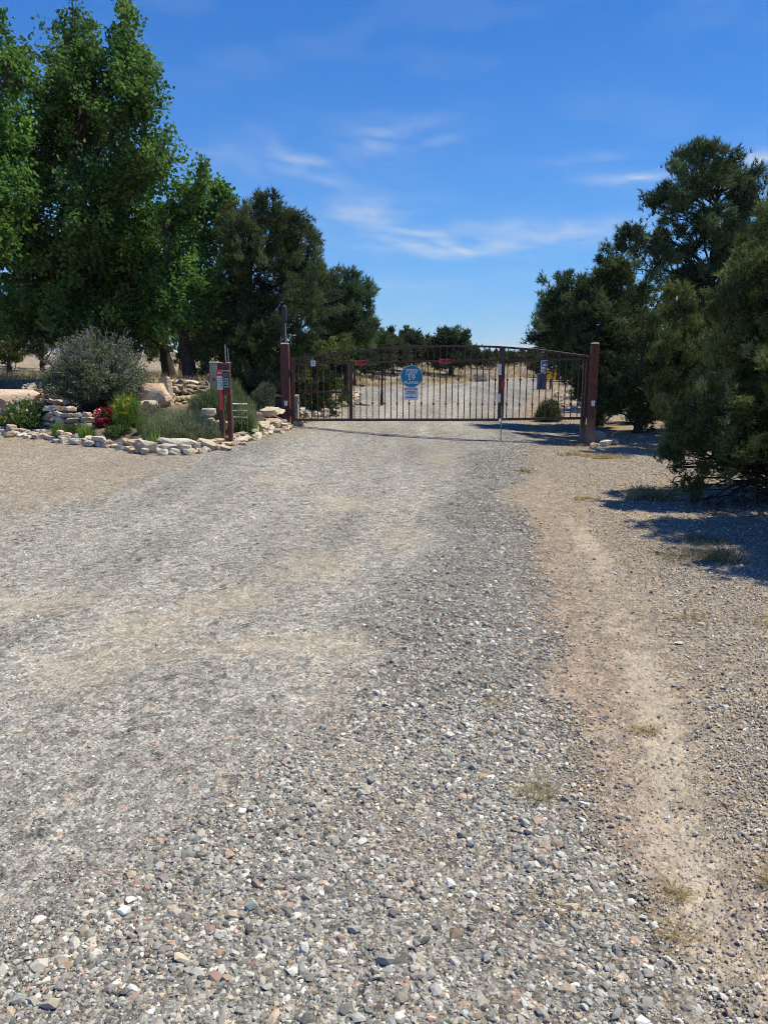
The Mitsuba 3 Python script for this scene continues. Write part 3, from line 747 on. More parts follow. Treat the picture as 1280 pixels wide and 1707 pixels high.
# ------------------------------------------------------------------ grasses and bed plants
def grass(rng, xy, n, h, spread, cols, lean=.35, w=.006, droop=.5):
    """Two-triangle bent blades round each foot."""
    out = []
    xy = np.asarray(xy, float)
    for (x, y) in xy:
        r, a = spread * np.sqrt(rng.uniform(0, 1, n)), rng.uniform(0, 2 * np.pi, n)
        bx, by = x + r * np.cos(a), y + r * np.sin(a)
        p = np.stack([bx, by, terrain(bx, by) - .01], 1)
        d = unit(np.stack([np.cos(a) * lean * rng.uniform(.2, 1.6, n), np.sin(a) * lean * rng.uniform(.2, 1.6, n), np.ones(n)], 1) + rng.normal(0, .15, (n, 3)))
        L = h * rng.uniform(.45, 1.1, n)
        col = np.array(cols)[rng.integers(0, len(cols), n)]
        side = unit(np.cross(d, rng.normal(size=(n, 3)))) * w / 2
        mid = p + d * L[:, None] * .55
        d2 = unit(d + np.stack([np.cos(a), np.sin(a), -np.ones(n) * .6], 1) * droop * rng.uniform(.2, 1.2, (n, 1)))
        tip = mid + d2 * L[:, None] * .5
        v = np.stack([p - side, p + side, mid + side * .8, mid - side * .8, tip], 1).reshape(-1, 3)
        k = np.arange(n)[:, None] * 5
        f = np.vstack([k + [0, 1, 2], k + [0, 2, 3], k + [3, 2, 4]])
        out.append((v, f, np.repeat(np.clip(col * rng.uniform(.75, 1.25, (n, 1)), 0, .8), 5, 0)))
    return joinc(out)


STRAW = [(.52, .42, .23), (.46, .37, .2), (.58, .49, .30), (.40, .32, .17)]
GREENISH = [(.16, .17, .06), (.22, .22, .09), (.36, .30, .15)]
rng = np.random.default_rng(91)


def field(test, n, x0, x1, y0, y1):
    x, y = rng.uniform(x0, x1, n), rng.uniform(y0, y1, n)
    ok = test(x, y)
    return np.stack([x[ok], y[ok]], 1)


FIELDS = []
f1 = field(lambda x, y: (bed_depth(x, y) > 2.7) & (meshkit.fbm(np.stack([x * .6, y * .6, x * 0], -1), 3, 1) > .36), 3000, -17, -1.8, 16, 30)
FIELDS.append(grass(rng, f1, 9, .30, .18, STRAW + GREENISH[2:], .3, .012))
f2 = field(lambda x, y: (beyond(x, y) > .7) & (beyond(x, y) < 16), 3000, -16, 14, 40, 80)
FIELDS.append(grass(rng, f2, 8, .38, .4, STRAW + GREENISH[2:], .3, .03))
f3 = field(lambda x, y: (x > curve(N, RIGHT, y) + .25) & (x < curve(N, RIGHT, y) + 2.2) & (meshkit.fbm(np.stack([x * .7, y * .7, x * 0], -1), 3, 1) > .45), 1100, 3.6, 13, 19, 50)
FIELDS.append(grass(rng, f3, 7, .2, .2, STRAW, .4, .012))
f4 = field(lambda x, y: (meshkit.fbm(np.stack([x * .9, y * .9, x * 0], -1), 3, 7) > .52) & (x > curve(N, RIGHT, y) + .5), 500, 3.4, 8.5, 14.5, 21)
FIELDS.append(grass(rng, f4, 8, .10, .12, STRAW, .5, .009))
m, c = joinc([(a[0], a[1], b) for a, b in FIELDS])
key = unique('dry_grass')
scene[key] = mikit.ply(m, 'grass_mat', False, color=c)
labels[key] = {'label': 'dry straw coloured grass on the banks and verges round the drive', 'category': 'grass', 'kind': 'stuff'}

TUFTS = [  # px, py, number of clumps, spread (m), height, colours, label
    (985, 762, 14, .42, .10, STRAW + GREENISH[2:], 'straw grass patch in front of the rocks at the right gate post'),
    (1088, 832, 12, .30, .13, STRAW + GREENISH[1:], 'yellow grass patch left of the bare juniper branches'),
    (1190, 938, 10, .30, .15, [(.22, .21, .10), (.30, .27, .15), (.40, .34, .21)], 'grey-green grass tuft at the near edge of the juniper shadow'),
    (833, 1182, 5, .06, .07, STRAW, 'short straw tuft in the grey gravel right of centre'),
    (900, 1335, 3, .05, .12, STRAW, 'wispy pale grass tuft standing on the edge of the loose gravel'),
    (925, 1520, 2, .05, .10, STRAW, 'thin dry grass wisp lying in the gravel near the bottom edge'),
    (868, 788, 4, .10, .09, STRAW + GREENISH[1:], 'small straw tuft on the right road edge nearest the gate'),
    (1075, 1215, 3, .07, .05, STRAW, 'sparse straw tuft in the middle of the dirt track'),
    (860, 1128, 2, .03, .05, STRAW, 'tiny straw tuft in the gravel above the short straw tuft'),
    (1165, 1030, 4, .10, .06, STRAW + GREENISH[1:], 'sparse grass on the right shoulder below the juniper shadow'),
    (1265, 1035, 4, .10, .06, STRAW, 'straw tuft at the right edge below the juniper shadow'),
    (970, 832, 5, .22, .04, STRAW, 'flat straw patch on the right shoulder'),
    (1110, 1490, 4, .09, .04, STRAW, 'flattened straw on the dirt track near the bottom'),
    (1110, 1570, 4, .10, .05, STRAW, 'flattened straw at the lower end of the dirt track'),
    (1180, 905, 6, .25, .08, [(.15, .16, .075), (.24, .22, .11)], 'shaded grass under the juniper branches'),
    (950, 742, 5, .2, .08, STRAW, 'straw patch left of the right gate post'),
    (760, 1500, 2, .04, .05, GREENISH, 'tiny green weed in the gravel near the bottom'),
    (1290, 1480, 3, .05, .09, STRAW, 'dry grass blades at the right edge near the bottom')]
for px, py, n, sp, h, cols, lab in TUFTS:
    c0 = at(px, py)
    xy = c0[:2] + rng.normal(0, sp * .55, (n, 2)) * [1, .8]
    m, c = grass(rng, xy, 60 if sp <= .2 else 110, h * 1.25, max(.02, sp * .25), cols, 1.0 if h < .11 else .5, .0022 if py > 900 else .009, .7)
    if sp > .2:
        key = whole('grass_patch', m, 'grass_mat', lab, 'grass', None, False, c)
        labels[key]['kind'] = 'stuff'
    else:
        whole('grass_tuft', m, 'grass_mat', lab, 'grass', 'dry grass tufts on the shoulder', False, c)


def mound(name, label, cat, px, py, d, rx, rh, n, leaf_len, wid, cols, seed, up_=.8, group=None, flowers=None, ry=None):
    """A low rounded plant of upright fine leaves; foot at the pixel column px and distance d."""
    r = np.random.default_rng(seed)
    x = P(px, 600, d)[0]
    z = float(terrain(x, d))
    u = unit(r.normal(size=(n, 3)) * [1, 1, .9]); u[:, 2] = np.abs(u[:, 2])
    rad = (r.uniform(.1, 1, (n, 1)) ** .4) * (.75 + .4 * meshkit.fbm(u * 2.5 + seed, 3, 3)[:, None])
    p = np.array([x, d, z]) + u * [rx, ry or rx, rh] * rad
    tone = meshkit.fbm(p * 6, 3, 3)
    cl = np.array(cols)
    col = cl[np.clip(((tone - .3) * 2.5 * len(cl)).astype(int), 0, len(cl) - 1)]
    dd = unit(u * .6 + r.normal(0, .4, (n, 3)) + [0, 0, up_])
    key = thing(name, label, cat, group)
    v, f, c = blades(p - dd * leaf_len * .5, dd, leaf_len * r.uniform(.6, 1.3, n), wid, col, r, .3)
    part(key, 'foliage', (v, f), 'grass_mat', False, color=c)
    st = [tube(np.array([[x + r.normal(0, rx * .15), d + r.normal(0, rx * .15), z - .03], p[i]]), [.008, .003], 3, False) for i in r.integers(0, n, 22)]
    part(key, 'stems', cat_(st), 'bark_mat', True)
    if flowers:
        fn_, size, fcols, lo = flowers
        u = unit(r.normal(size=(fn_, 3))); u[:, 2] = np.abs(u[:, 2]) * .8 + lo; u = unit(u)
        q = np.array([x, d, z]) + u * [rx, ry or rx, rh] * r.uniform(.85, 1.08, (fn_, 1))
        q = np.repeat(q, 6, 0); a = unit(np.repeat(u, 6, 0) * .6 + r.normal(0, .7, q.shape))
        v, f, c = kites(q, a, size * r.uniform(.7, 1.2, len(q)), size * .8, np.array(fcols)[np.repeat(r.integers(0, len(fcols), fn_), 6)], r)
        part(key, 'flowers', (v, f), 'grass_mat', False, color=c)
    return key


# the butterfly bush: arching stems, narrow leaves, purple flower spikes
r = np.random.default_rng(55)
bx, by = float(P(160, 600, 15.6)[0]), 15.6
bz = float(terrain(bx, by))
key = thing('butterfly_bush', 'large rounded grey-green shrub with purple flower spikes behind the stone bed wall', 'shrub')
stems, lv, fl = [], [], []
for s in range(480):
    u = unit(r.normal(size=3) * [1, 1, .75]); u[2] = abs(u[2]) * .9 + .02
    tip = np.array([bx, by, bz + .3]) + u * [1.12, 1.0, 1.5] * r.uniform(.72, 1.0)
    b = bend([bx + r.normal(0, .12), by + r.normal(0, .12), bz - .03], tip, r, .12, .03, 6)
    stems.append(tube(b, np.linspace(.009, .003, 6), 3, False))
    n = 70
    t = r.uniform(.25, 1, n) ** .8 * 5
    i = np.minimum(t.astype(int), 4)
    p = b[i] + (b[i + 1] - b[i]) * (t - i)[:, None] + r.normal(0, .03, (n, 3))
    d = unit(unit(b[i + 1] - b[i]) * .7 + r.normal(0, .55, (n, 3)) + [0, 0, .05])
    col = np.array([(.135, .175, .10), (.185, .225, .14), (.25, .285, .195)])[r.integers(0, 3, n)]
    lv.append(kites(p, d, r.uniform(.05, .105, n), .02, col, r, .2, .3))
    if r.uniform() < .34 and u[2] > .25:
        n = 16
        t = np.linspace(0, 1, n)[:, None]
        dirn = unit(b[-1] - b[-2] + [0, 0, .04]); L = r.uniform(.12, .22)
        q = b[-1] + dirn * t * L + r.normal(0, .009, (n, 3))
        fl.append(kites(q, unit(r.normal(size=(n, 3)) + dirn), .03, .022, np.repeat([[(.24, .16, .28), (.22, .18, .25), (.30, .26, .31)][r.integers(0, 3)]], n, 0), r))
part(key, 'stems', cat_(stems), 'bark_mat', True)
m, c = joinc(lv); part(key, 'foliage', m, 'grass_mat', False, color=c)
m, c = joinc(fl); part(key, 'flower_spikes', m, 'grass_mat', False, color=c, label='purple flower spikes at the tips of the stems')

SAGE = [(.17, .21, .11), (.23, .27, .15), (.30, .33, .20)]
IRIS = [(.13, .22, .045), (.18, .29, .06), (.25, .36, .09)]
mound('white_flower_shrub', 'leafy shrub with small white flowers at the left end of the bed', 'shrub', 38, 0, 14.9, .52, .55, 4200, .07, .028, [(.09, .15, .05), (.13, .2, .07), (.18, .26, .085)], 101, .3, flowers=(60, .035, [(.62, .62, .6), (.5, .5, .48)], .2))
mound('yellow_flower_plant', 'small plant with yellow flowers at the left edge of the bed', 'plant', -2, 0, 14.7, .22, .34, 900, .09, .015, IRIS, 102, .8, flowers=(14, .04, [(.68, .52, .04)], .1))
mound('red_rose_bush', 'low bush covered in red flowers in front of the stone bed wall', 'shrub', 169, 0, 14.15, .20, .36, 1300, .05, .022, [(.05, .09, .03), (.08, .13, .04)], 103, .4, flowers=(75, .05, [(.52, .02, .05), (.42, .015, .04), (.60, .05, .10)], .05))
mound('daylily', 'green clump of arching strap leaves with a few yellow flowers right of the red flowers', 'plant', 207, 0, 14.3, .36, .55, 2200, .26, .016, IRIS, 104, 1.0, flowers=(9, .05, [(.70, .5, .05)], .4))
mound('lavender_mound', 'wide grey-green lavender mound at the front of the bed', 'shrub', 297, 0, 12.95, .74, .55, 11000, .11, .008, SAGE, 105, 1.1, ry=.5)
mound('catmint', 'tall soft grey-green plant behind the keypad posts', 'plant', 372, 0, 14.5, .66, .98, 12000, .13, .009, [(.17, .23, .10), (.23, .29, .13), (.29, .34, .18)], 106, 1.3, ry=.45)
mound('lime_weed', 'bright lime green leafy weed by the edging between keypad and left gate post', 'plant', 420, 0, 14.9, .18, .24, 700, .08, .02, IRIS, 107, .8)
mound('leafy_bush', 'rounded green leafy bush right of the keypad posts', 'shrub', 402, 0, 14.2, .22, .42, 1500, .05, .026, [(.07, .12, .04), (.11, .17, .06)], 108, .4)
mound('pale_sage', 'pale grey sage plant behind the left end of the lavender mound', 'plant', 250, 0, 14.1, .36, .42, 3000, .09, .010, [(.19, .2, .13), (.26, .26, .18)], 109, 1.0)
mound('ground_cover_plant', 'low dark green leafy plant between the red flowers and the edging', 'plant', 190, 0, 13.45, .28, .17, 1300, .06, .022, [(.06, .1, .03), (.1, .15, .05)], 111, .4)
mound('ground_cover_plant', 'low green leafy plant in front of the stone bed wall, left of the red flowers', 'plant', 112, 0, 14.0, .30, .15, 1200, .06, .02, [(.08, .12, .04), (.12, .17, .06)], 112, .4)
mound('catmint', 'soft grey-green plant in front of the dark retaining wall', 'plant', 333, 0, 14.7, .36, .62, 5200, .12, .009, [(.17, .23, .10), (.23, .29, .13), (.29, .34, .18)], 113, 1.3)
mound('low_sage', 'low grey sage plant below the tan boulder, right of the yellow flowers', 'plant', 262, 0, 13.5, .30, .24, 1900, .08, .010, SAGE, 114, .9)
mound('silver_shrub', 'silvery shrub in the shade left of the gate post', 'shrub', 440, 0, 18.2, .38, .75, 2600, .10, .016, [(.11, .14, .10), (.15, .18, .13)], 110, .8)
for k, (px, d, rr, h, lab) in enumerate([(88, 13.7, .15, .28, 'left upright iris clump just behind the stone edging'), (134, 13.45, .17, .30, 'upright iris clump left of the red flowers'),
                                          (253, 12.45, .18, .26, 'bright iris clump in front of the lavender mound'), (232, 13.3, .12, .24, 'small iris clump between daylily and lavender mound')]):
    mound('iris_clump', lab, 'plant', px, 0, d, rr, h, 420, .24, .017, IRIS, 120 + k, 2.2, 'iris clumps in the bed')
mound('sapling_bush', 'young green pinon bush by the verge behind the right gate leaf', 'shrub', 918, 0, 22.8, .42, .75, 3600, .13, .016, [(.05, .075, .03), (.08, .11, .04), (.12, .14, .06)], 130, .9)
#@@BUILT
# ------------------------------------------------------------------ stones
def walk(pix):
    pts = np.array([at(*q)[:2] for q in pix])
    seg = np.linalg.norm(np.diff(pts, axis=0), axis=1)
    return pts, np.concatenate([[0], np.cumsum(seg)])


def along(pts, cum, s):
    i = min(max(int(np.searchsorted(cum, s)) - 1, 0), len(pts) - 2)
    d = (pts[i + 1] - pts[i]) / (cum[i + 1] - cum[i])
    return pts[i] + d * (s - cum[i]), d


def put_stone(parent, rng, x, y, z, L, W, H, ang, mats=STONE, tilt=.12, cut=.72):
    v, f = stone(rng, L, W, H, cut)
    t1, t2 = rng.normal(0, tilt, 2)
    R = trimesh.transformations.euler_matrix(t1, t2, ang)[:3, :3]
    return part(parent, 'stone', (v @ R.T + [x, y, z], f), mats[rng.integers(0, len(mats))], 28)


def contour(pxs, depth):
    """Points on the bank at a given distance inside its edging, for pixel columns."""
    out = []
    for px in pxs:
        d = np.arange(11, 24, .01)
        x = (px - 640) / FPX * d / ray(px, 650)[1]
        i = int(np.argmax(bed_depth(x, d) > depth))
        out.append((x[i], d[i]))
    pts = np.array(out)
    return pts, np.concatenate([[0], np.cumsum(np.linalg.norm(np.diff(pts, axis=0), axis=1))])


def stone_rows(key, rng, pix, rows, Ls, Hs, mats=STONE, tilt=.12):
    """rows: (offset into the bed, height above the ground of the row's foot, share of places filled)."""
    pts, cum = pix if isinstance(pix, tuple) else walk(pix)
    for off, lift, share in rows:
        s = rng.uniform(0, .15)
        while s < cum[-1]:
            L = rng.uniform(*Ls); H = rng.uniform(*Hs); W = L * rng.uniform(.55, .85)
            p, d = along(pts, cum, s + L / 2)
            nrm = np.array([-d[1], d[0]])
            q = p + nrm * (off + rng.normal(0, .035))
            if rng.uniform() < share:
                put_stone(key, rng, q[0], q[1], float(terrain(q[0], q[1])) + lift + H * .36, L, W, H, math.atan2(d[1], d[0]) + rng.normal(0, .2), mats, tilt)
            s += L * rng.uniform(.80, .98)


rng = np.random.default_rng(301)
key = thing('stone_edging', 'long low border of loose cream and tan stones round the front of the flower bed', 'edging')
stone_rows(key, rng, [(-40, 722), (0, 724), (60, 730), (110, 737), (165, 745), (215, 750), (265, 757), (310, 758), (352, 752), (385, 744), (420, 733), (455, 722), (480, 716)],
           [(0, 0, 1), (.17, .04, .85), (.06, .08, .22), (-.12, -.01, .3)], (.11, .33), (.07, .13))
for px, py, L, H in [(300, 742, .62, .13), (320, 733, .40, .18), (280, 740, .42, .12), (248, 746, .36, .14), (345, 742, .34, .13)]:
    q = at(px, py + 9)
    put_stone(key, rng, q[0], q[1], q[2] + .12, L, L * .6, H, rng.normal(0, .2), ['stone_cream', 'stone_pale'])
key = thing('dry_stone_wall', 'low dry stone wall of stacked flat stones at the back of the flower bed', 'wall')
stone_rows(key, rng, [(70, 708), (110, 712), (152, 710)], [(0, -.02, 1), (.02, .08, 1), (.05, .17, .95), (.09, .26, .5)], (.16, .36), (.08, .12), ['stone_tan', 'stone_pink', 'stone_pale'], .06)
stone_rows(key, rng, [(150, 708), (185, 702), (235, 700)], [(.1, .04, 1), (.12, .16, .8)], (.16, .34), (.10, .15), STONE, .1)
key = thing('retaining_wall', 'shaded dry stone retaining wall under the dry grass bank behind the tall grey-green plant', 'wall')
stone_rows(key, rng, contour([272, 300, 330, 352], 2.3), [(0, -.02, 1), (.03, .08, 1), (.06, .17, 1), (.10, .26, .8)], (.14, .34), (.08, .12), ['stone_brown_shaded', 'stone_brown_shaded', 'stone_tan'], .07)
key = thing('retaining_wall', 'dark low wall of loose stones in the shade left of the purple flowering shrub', 'wall')
stone_rows(key, rng, contour([20, 60, 100, 140], 2.0), [(0, .0, 1), (.06, .11, 1), (.14, .22, .9), (.3, .30, .7)], (.14, .34), (.09, .14), ['stone_tan', 'stone_pink'], .15)
key = thing('stone_pile', 'stacked boulders between the keypad posts and the left gate post', 'stones')
for px, py, d, L, W, H, up_ in [(446, 711, 16.2, .52, .4, .17, .30), (425, 709, 15.7, .36, .3, .24, .12), (452, 716, 15.9, .40, .3, .20, .08), (438, 718, 15.6, .34, .28, .18, .05), (465, 716, 16.1, .34, .3, .17, .06),
                                (455, 706, 16.5, .50, .36, .11, .34), (430, 723, 15.2, .42, .3, .14, .02), (410, 730, 14.6, .40, .3, .14, .02), (468, 722, 15.9, .30, .25, .15, .03), (418, 724, 15.0, .30, .24, .2, .05), (447, 726, 15.3, .3, .22, .12, .02)]:
    x = P(px, 600, d)[0]
    put_stone(key, rng, x, d, float(terrain(x, d)) + up_ * .8 + H * .3, L, W, H, rng.normal(0, .3), STONE, .08)
key = thing('stone_pile', 'three stacked pale boulders behind the lavender mound, left of the keypad', 'stones')
for px, d, L, H, up_ in [(343, 13.9, .30, .16, .28), (345, 13.8, .26, .24, .06), (362, 13.9, .32, .18, .12), (332, 14.0, .24, .18, .02), (355, 13.6, .3, .14, .0)]:
    x = P(px, 600, d)[0]
    put_stone(key, rng, x, d, float(terrain(x, d)) + up_ + H * .4, L, L * .8, H, rng.normal(0, .3), ['stone_pale', 'stone_cream', 'stone_pink'], .1)
key = thing('rubble_bank', 'bank of pale rubble stones along the left side of the drive behind the gate', 'stones')
pts, cum = walk([(497, 712), (530, 700), (565, 690), (592, 676), (606, 658)])
for n in range(120):
    s = cum[-1] * rng.uniform() ** .8
    p, d = along(pts, cum, s)
    o = abs(rng.normal(0, .5)) * (1.3 if n > 30 else .4)
    q = p + np.array([-d[1], d[0]]) * o
    L = rng.uniform(.14, .36) * (.8 + .02 * s)
    put_stone(key, rng, q[0], q[1], float(terrain(q[0], q[1])) + L * .16 + .10 * max(0, .8 - o) * rng.uniform(), L, L * .8, L * rng.uniform(.4, .65), rng.uniform(0, 6.28), ['stone_cream', 'stone_pale', 'stone_tan'], .2)


def boulder(px, d, L, W, H, mat, label, seed, up_=0.0, ang=0.0, name='boulder', group=None, cut=.72):
    r = np.random.default_rng(seed)
    x = P(px, 600, d)[0]
    q = trimesh.Trimesh(*stone(r, L, W, H, cut, 34), process=False)
    v, f = place((np.array(q.vertices), np.array(q.faces)), [x, d, float(terrain(x, d)) + H * .3 + up_], ang)
    whole(name, (v, f), mat, label, 'rock', group, 28)


boulder(18, 16.6, 1.25, .9, .62, 'stone_pink', 'big smooth pinkish boulder at the left edge above the white flowers', 401, .05, -.25, cut=.9)
boulder(252, 15.6, .75, .6, .55, 'stone_pink', 'tan boulder just right of the purple flowering shrub', 402, .04, .3, cut=.85)
boulder(272, 15.9, .38, .3, .62, 'stone_tan', 'upright wedge of tan rock beside the dark retaining wall', 403, .12, .2)
boulder(240, 15.2, .5, .36, .22, 'stone_cream', 'low pale slab at the foot of the tan boulder', 404, .0, -.3)
boulder(300, 17.6, .9, .5, .10, 'stone_cream', 'flat pale flagstone lying on top of the retaining wall', 405, .05, .1)
boulder(262, 17.3, .7, .5, .10, 'stone_tan', 'flat tan flagstone left of the pale flagstone on the bank', 406, .04, -.2)
boulder(803, 52, 1.1, .8, .75, 'stone_tan', 'tan boulder on the far verge beyond the road bend', 407)
boulder(905, 24.0, .5, .4, .25, 'stone_cream', 'pale rock beside the green pinon bush behind the gate', 408)
gp = [(1002, 736, .40, .34, .30, 'stone_cream', 'tallest pale rock leaning against the foot of the right gate post'), (1018, 744, .34, .28, .17, 'stone_pale', 'flat pale rock in front of the tallest rock at the right gate post'),
      (1031, 741, .28, .26, .16, 'stone_cream', 'rightmost small rock of the pile at the right gate post'), (1000, 747, .34, .24, .13, 'stone_tan', 'low rock at the very front of the pile at the right gate post')]
for k, (px, py, L, W, H, mt, lab) in enumerate(gp):
    q = at(px, py)
    boulder(px, q[1], L, W, H, mt, lab, 420 + k, 0, .4 * k, 'rock', 'rocks at the foot of the right gate post')
key = thing('rubble_bank', 'scatter of pale stones under the trees behind the right gate leaf', 'stones')
for n in range(36):
    q = at(rng.uniform(925, 975), rng.uniform(655, 690))
    L = rng.uniform(.12, .3)
    put_stone(key, rng, q[0], q[1], q[2] + L * .2, L, L * .8, L * .55, rng.uniform(0, 6), STONE, .2)
for px, py, L, lab in [(1131, 1075, .06, 'pale flat stone flake on the right shoulder, the right one of two'), (1168, 1043, .055, 'white stone flake near the sparse grass on the right shoulder')]:
    q = at(px, py)
    v, f = stone(rng, L, L * .6, .012)
    whole('stone_flake', (v + q + [0, 0, .012], f), 'stone_pale', lab, 'stone', None, 28)

# ------------------------------------------------------------------ gate
GD = dict(l=17.0, j=16.35, r=16.5)
HL, JL, JR, HR = P(489, 650, GD['l'])[:2], P(833, 650, GD['j'])[:2], P(837.5, 650, GD['j'])[:2], P(977, 650, GD['r'])[:2]
TOPX = [489, 562, 660, 722, 750, 790, 832, 838, 900, 940, 960, 977]
TOPZ = [1.60, 1.755, 1.858, 1.882, 1.887, 1.882, 1.862, 1.858, 1.80, 1.73, 1.70, 1.655]


def depth_of(px):
    return float(np.interp(px, [489, 833, 837.5, 977], [GD['l'], GD['j'], GD['j'], GD['r']]))


def gpt(px, z, back=0.0):
    d = depth_of(px)
    p = P(px, 650, d)
    # solve for the column on the gate plane at that pixel column, then lift to z
    return np.array([p[0], d + back, z])


def zlow(px):
    return float(np.interp(px, [489, 833, 837, 977], [.285, .335, .345, .357]))


def zmid(px):
    return float(np.interp(px, [489, 833, 837, 977], [1.50, 1.575, 1.575, 1.60]))


def ztop(px):
    return float(np.interp(px, TOPX, TOPZ))


def leaf(label, x0, x1, pickets, first, step, extra):
    key = thing('gate_leaf', label, 'gate', 'leaves of the driveway gate')
    xs = np.linspace(x0, x1, 15)
    rail = []
    for a, b in zip(xs[:-1], xs[1:]):
        rail.append(bar(gpt(a, ztop(a) - .02), gpt(b, ztop(b) - .02) + (gpt(b, ztop(b)) - gpt(a, ztop(a))) * .02, .05, .042))
    part(key, 'top_rail', cat_(rail), 'gate_paint', 30)
    part(key, 'middle_rail', bar(gpt(x0, zmid(x0)), gpt(x1, zmid(x1)), .045, .045), 'gate_paint', 30)
    part(key, 'bottom_rail', bar(gpt(x0, zlow(x0)), gpt(x1, zlow(x1)), .05, .055), 'gate_paint', 30)
    for x in (x0, x1):
        part(key, 'stile', box(gpt(x, zlow(x) + .027) - [.032, .032, 0], gpt(x, ztop(x) - .0) + [.032, .032, 0]), 'gate_paint', 30)
    for n in range(pickets):
        x = first + n * step
        p0, p1 = gpt(x, zlow(x) + .02), gpt(x, ztop(x) - .03)
        k = part(key, 'picket', box(p0 - [.0095, .0095, 0], p1 + [.0095, .0095, 0], .002), 'gate_paint', 30)
        if n % 2 == 0:
            for zz in (.66, 1.17):
                c = gpt(x, zz)
                part(k, 'collar', tube([c - [0, 0, .028], c - [0, 0, .014], c + [0, 0, .014], c + [0, 0, .028]], [.011, .024, .024, .011], 8), 'gate_paint', 40)
    extra(key)
    return key


def left_extra(key):
    x = 585
    part(key, 'opener_bracket', box(gpt(x, zlow(x) + .028) - [.036, .03, 0], gpt(x, zmid(x) - .0225) + [.036, .03, 0]), 'gate_paint', 30)
    for a, b, z in [(592.5, 612.5, 1.522), (731, 751, 1.552)]:
        p, q = gpt(a, z - .048), gpt(b, z + .048)
        part(key, 'reflector', box([p[0], p[1] - .034, p[2]], [q[0], p[1] - .026, q[2]], .002), 'red_tape', 30, label='red reflective strip on the middle rail')
    p = gpt(523, 1.505)
    t = part(key, 'tag', box(p + [-.05, -.036, -.06], p + [.05, -.030, .06], .002), 'sign_white', 30, label='small white tag on the middle rail near the hinge')
    for a in (-1, 1):
        part(t, 'mark', bar(p + [-.022 * a, -.038, -.03], p + [.022 * a, -.038, .03], .004, .012, .001), 'print_grey', 30)
    for z0, z1 in [(1.27, 1.50), (.70, .88)]:
        p = gpt(831.5, 0)
        part(key, 'reflective_tape', box([p[0] - .036, p[1] - .037, z0], [p[0] + .036, p[1] - .033, z1], .001), 'off_white', 30, label='pale reflective tape on the end stile')


def right_extra(key):
    p = gpt(838, 0)
    part(key, 'reflective_tape', box([p[0] - .036, p[1] - .037, 1.02], [p[0] + .036, p[1] - .033, 1.14], .001), 'red_tape', 30, label='red reflective tape on the end stile')
    g = float(terrain(p[0], p[1]))
    part(key, 'drop_rod', rod([p[0] - .02, p[1] - .045, g - .02], [p[0] - .02, p[1] - .045, .62], .011), 'grey_metal', True)


leaf('wide left leaf of the brown steel driveway gate carrying the round speed sign', 489, 833, 33, 498.6, 10.2, left_extra)
leaf('narrow right leaf of the brown steel driveway gate with a drop rod', 837.5, 977, 12, 845, 10.75, right_extra)


def lettering(key, text, centre, h, bsdf, y, bold=True, name='lettering', wide=1.0):
    m = meshkit.text_mesh(text, h, .003, bold)
    v = np.array(m.vertices)
    v[:, 0] = (v[:, 0] - (v[:, 0].min() + v[:, 0].max()) / 2) * wide
    v[:, 1] -= h / 2
    w = np.stack([centre[0] + v[:, 0], y - v[:, 2], centre[1] + v[:, 1]], 1)
    part(key, name, (w, np.array(m.faces)[:, ::1]), bsdf, False)


def disc(c, r, y0, y1, seg=40):
    a = np.linspace(0, 2 * np.pi, seg, endpoint=False)
    return hull(np.vstack([np.stack([c[0] + r * np.cos(a), a * 0 + y, c[2] + r * np.sin(a)], 1) for y in (y0, y1)]))


c = gpt(685.7, 1.235)
fy = c[1] - .045
key = thing('speed_sign', 'round teal sign reading SPEED LIMIT 19 PLEASE on the gate', 'sign')
part(key, 'rim', disc(c, .236, fy, fy + .006), 'teal_rim', 30)
part(key, 'face', disc(c, .222, fy - .003, fy - .0005), 'teal_paint', 30)
for text, dz, h, b in [('SPEED', .128, .055, True), ('LIMIT', .062, .052, True), ('19', -.022, .088, True), ('PLEASE', -.128, .055, True)]:
    lettering(key, text, (c[0], c[2] + dz), h, 'white_paint', fy - .0032, b, wide=1.12)
c = gpt(685.3, .872)
key = thing('posted_sign', 'small pale rectangular notice headed POSTED hanging under the round teal sign', 'sign')
part(key, 'plate', box(c + [-.145, -.046, -.132], c + [.145, -.040, .132], .002), 'sign_white', 30)
part(key, 'wire', cat_([rod(c + [s * .09, -.043, .13], c + [s * .09, -.043, .16], .003, 5) for s in (-1, 1)]), 'grey_metal', True, kind='stuff')
lettering(key, 'POSTED', (c[0], c[2] + .098), .046, 'print_red', c[1] - .0462, True, wide=1.15)
for dz, w in [(.042, .16), (.010, .21), (-.042, .05), (-.082, .22)]:
    part(key, 'printed_line', box([c[0] - w / 2, c[1] - .0485, c[2] + dz - .010], [c[0] + w / 2, c[1] - .0465, c[2] + dz + .010], .0005), 'print_grey', 30)


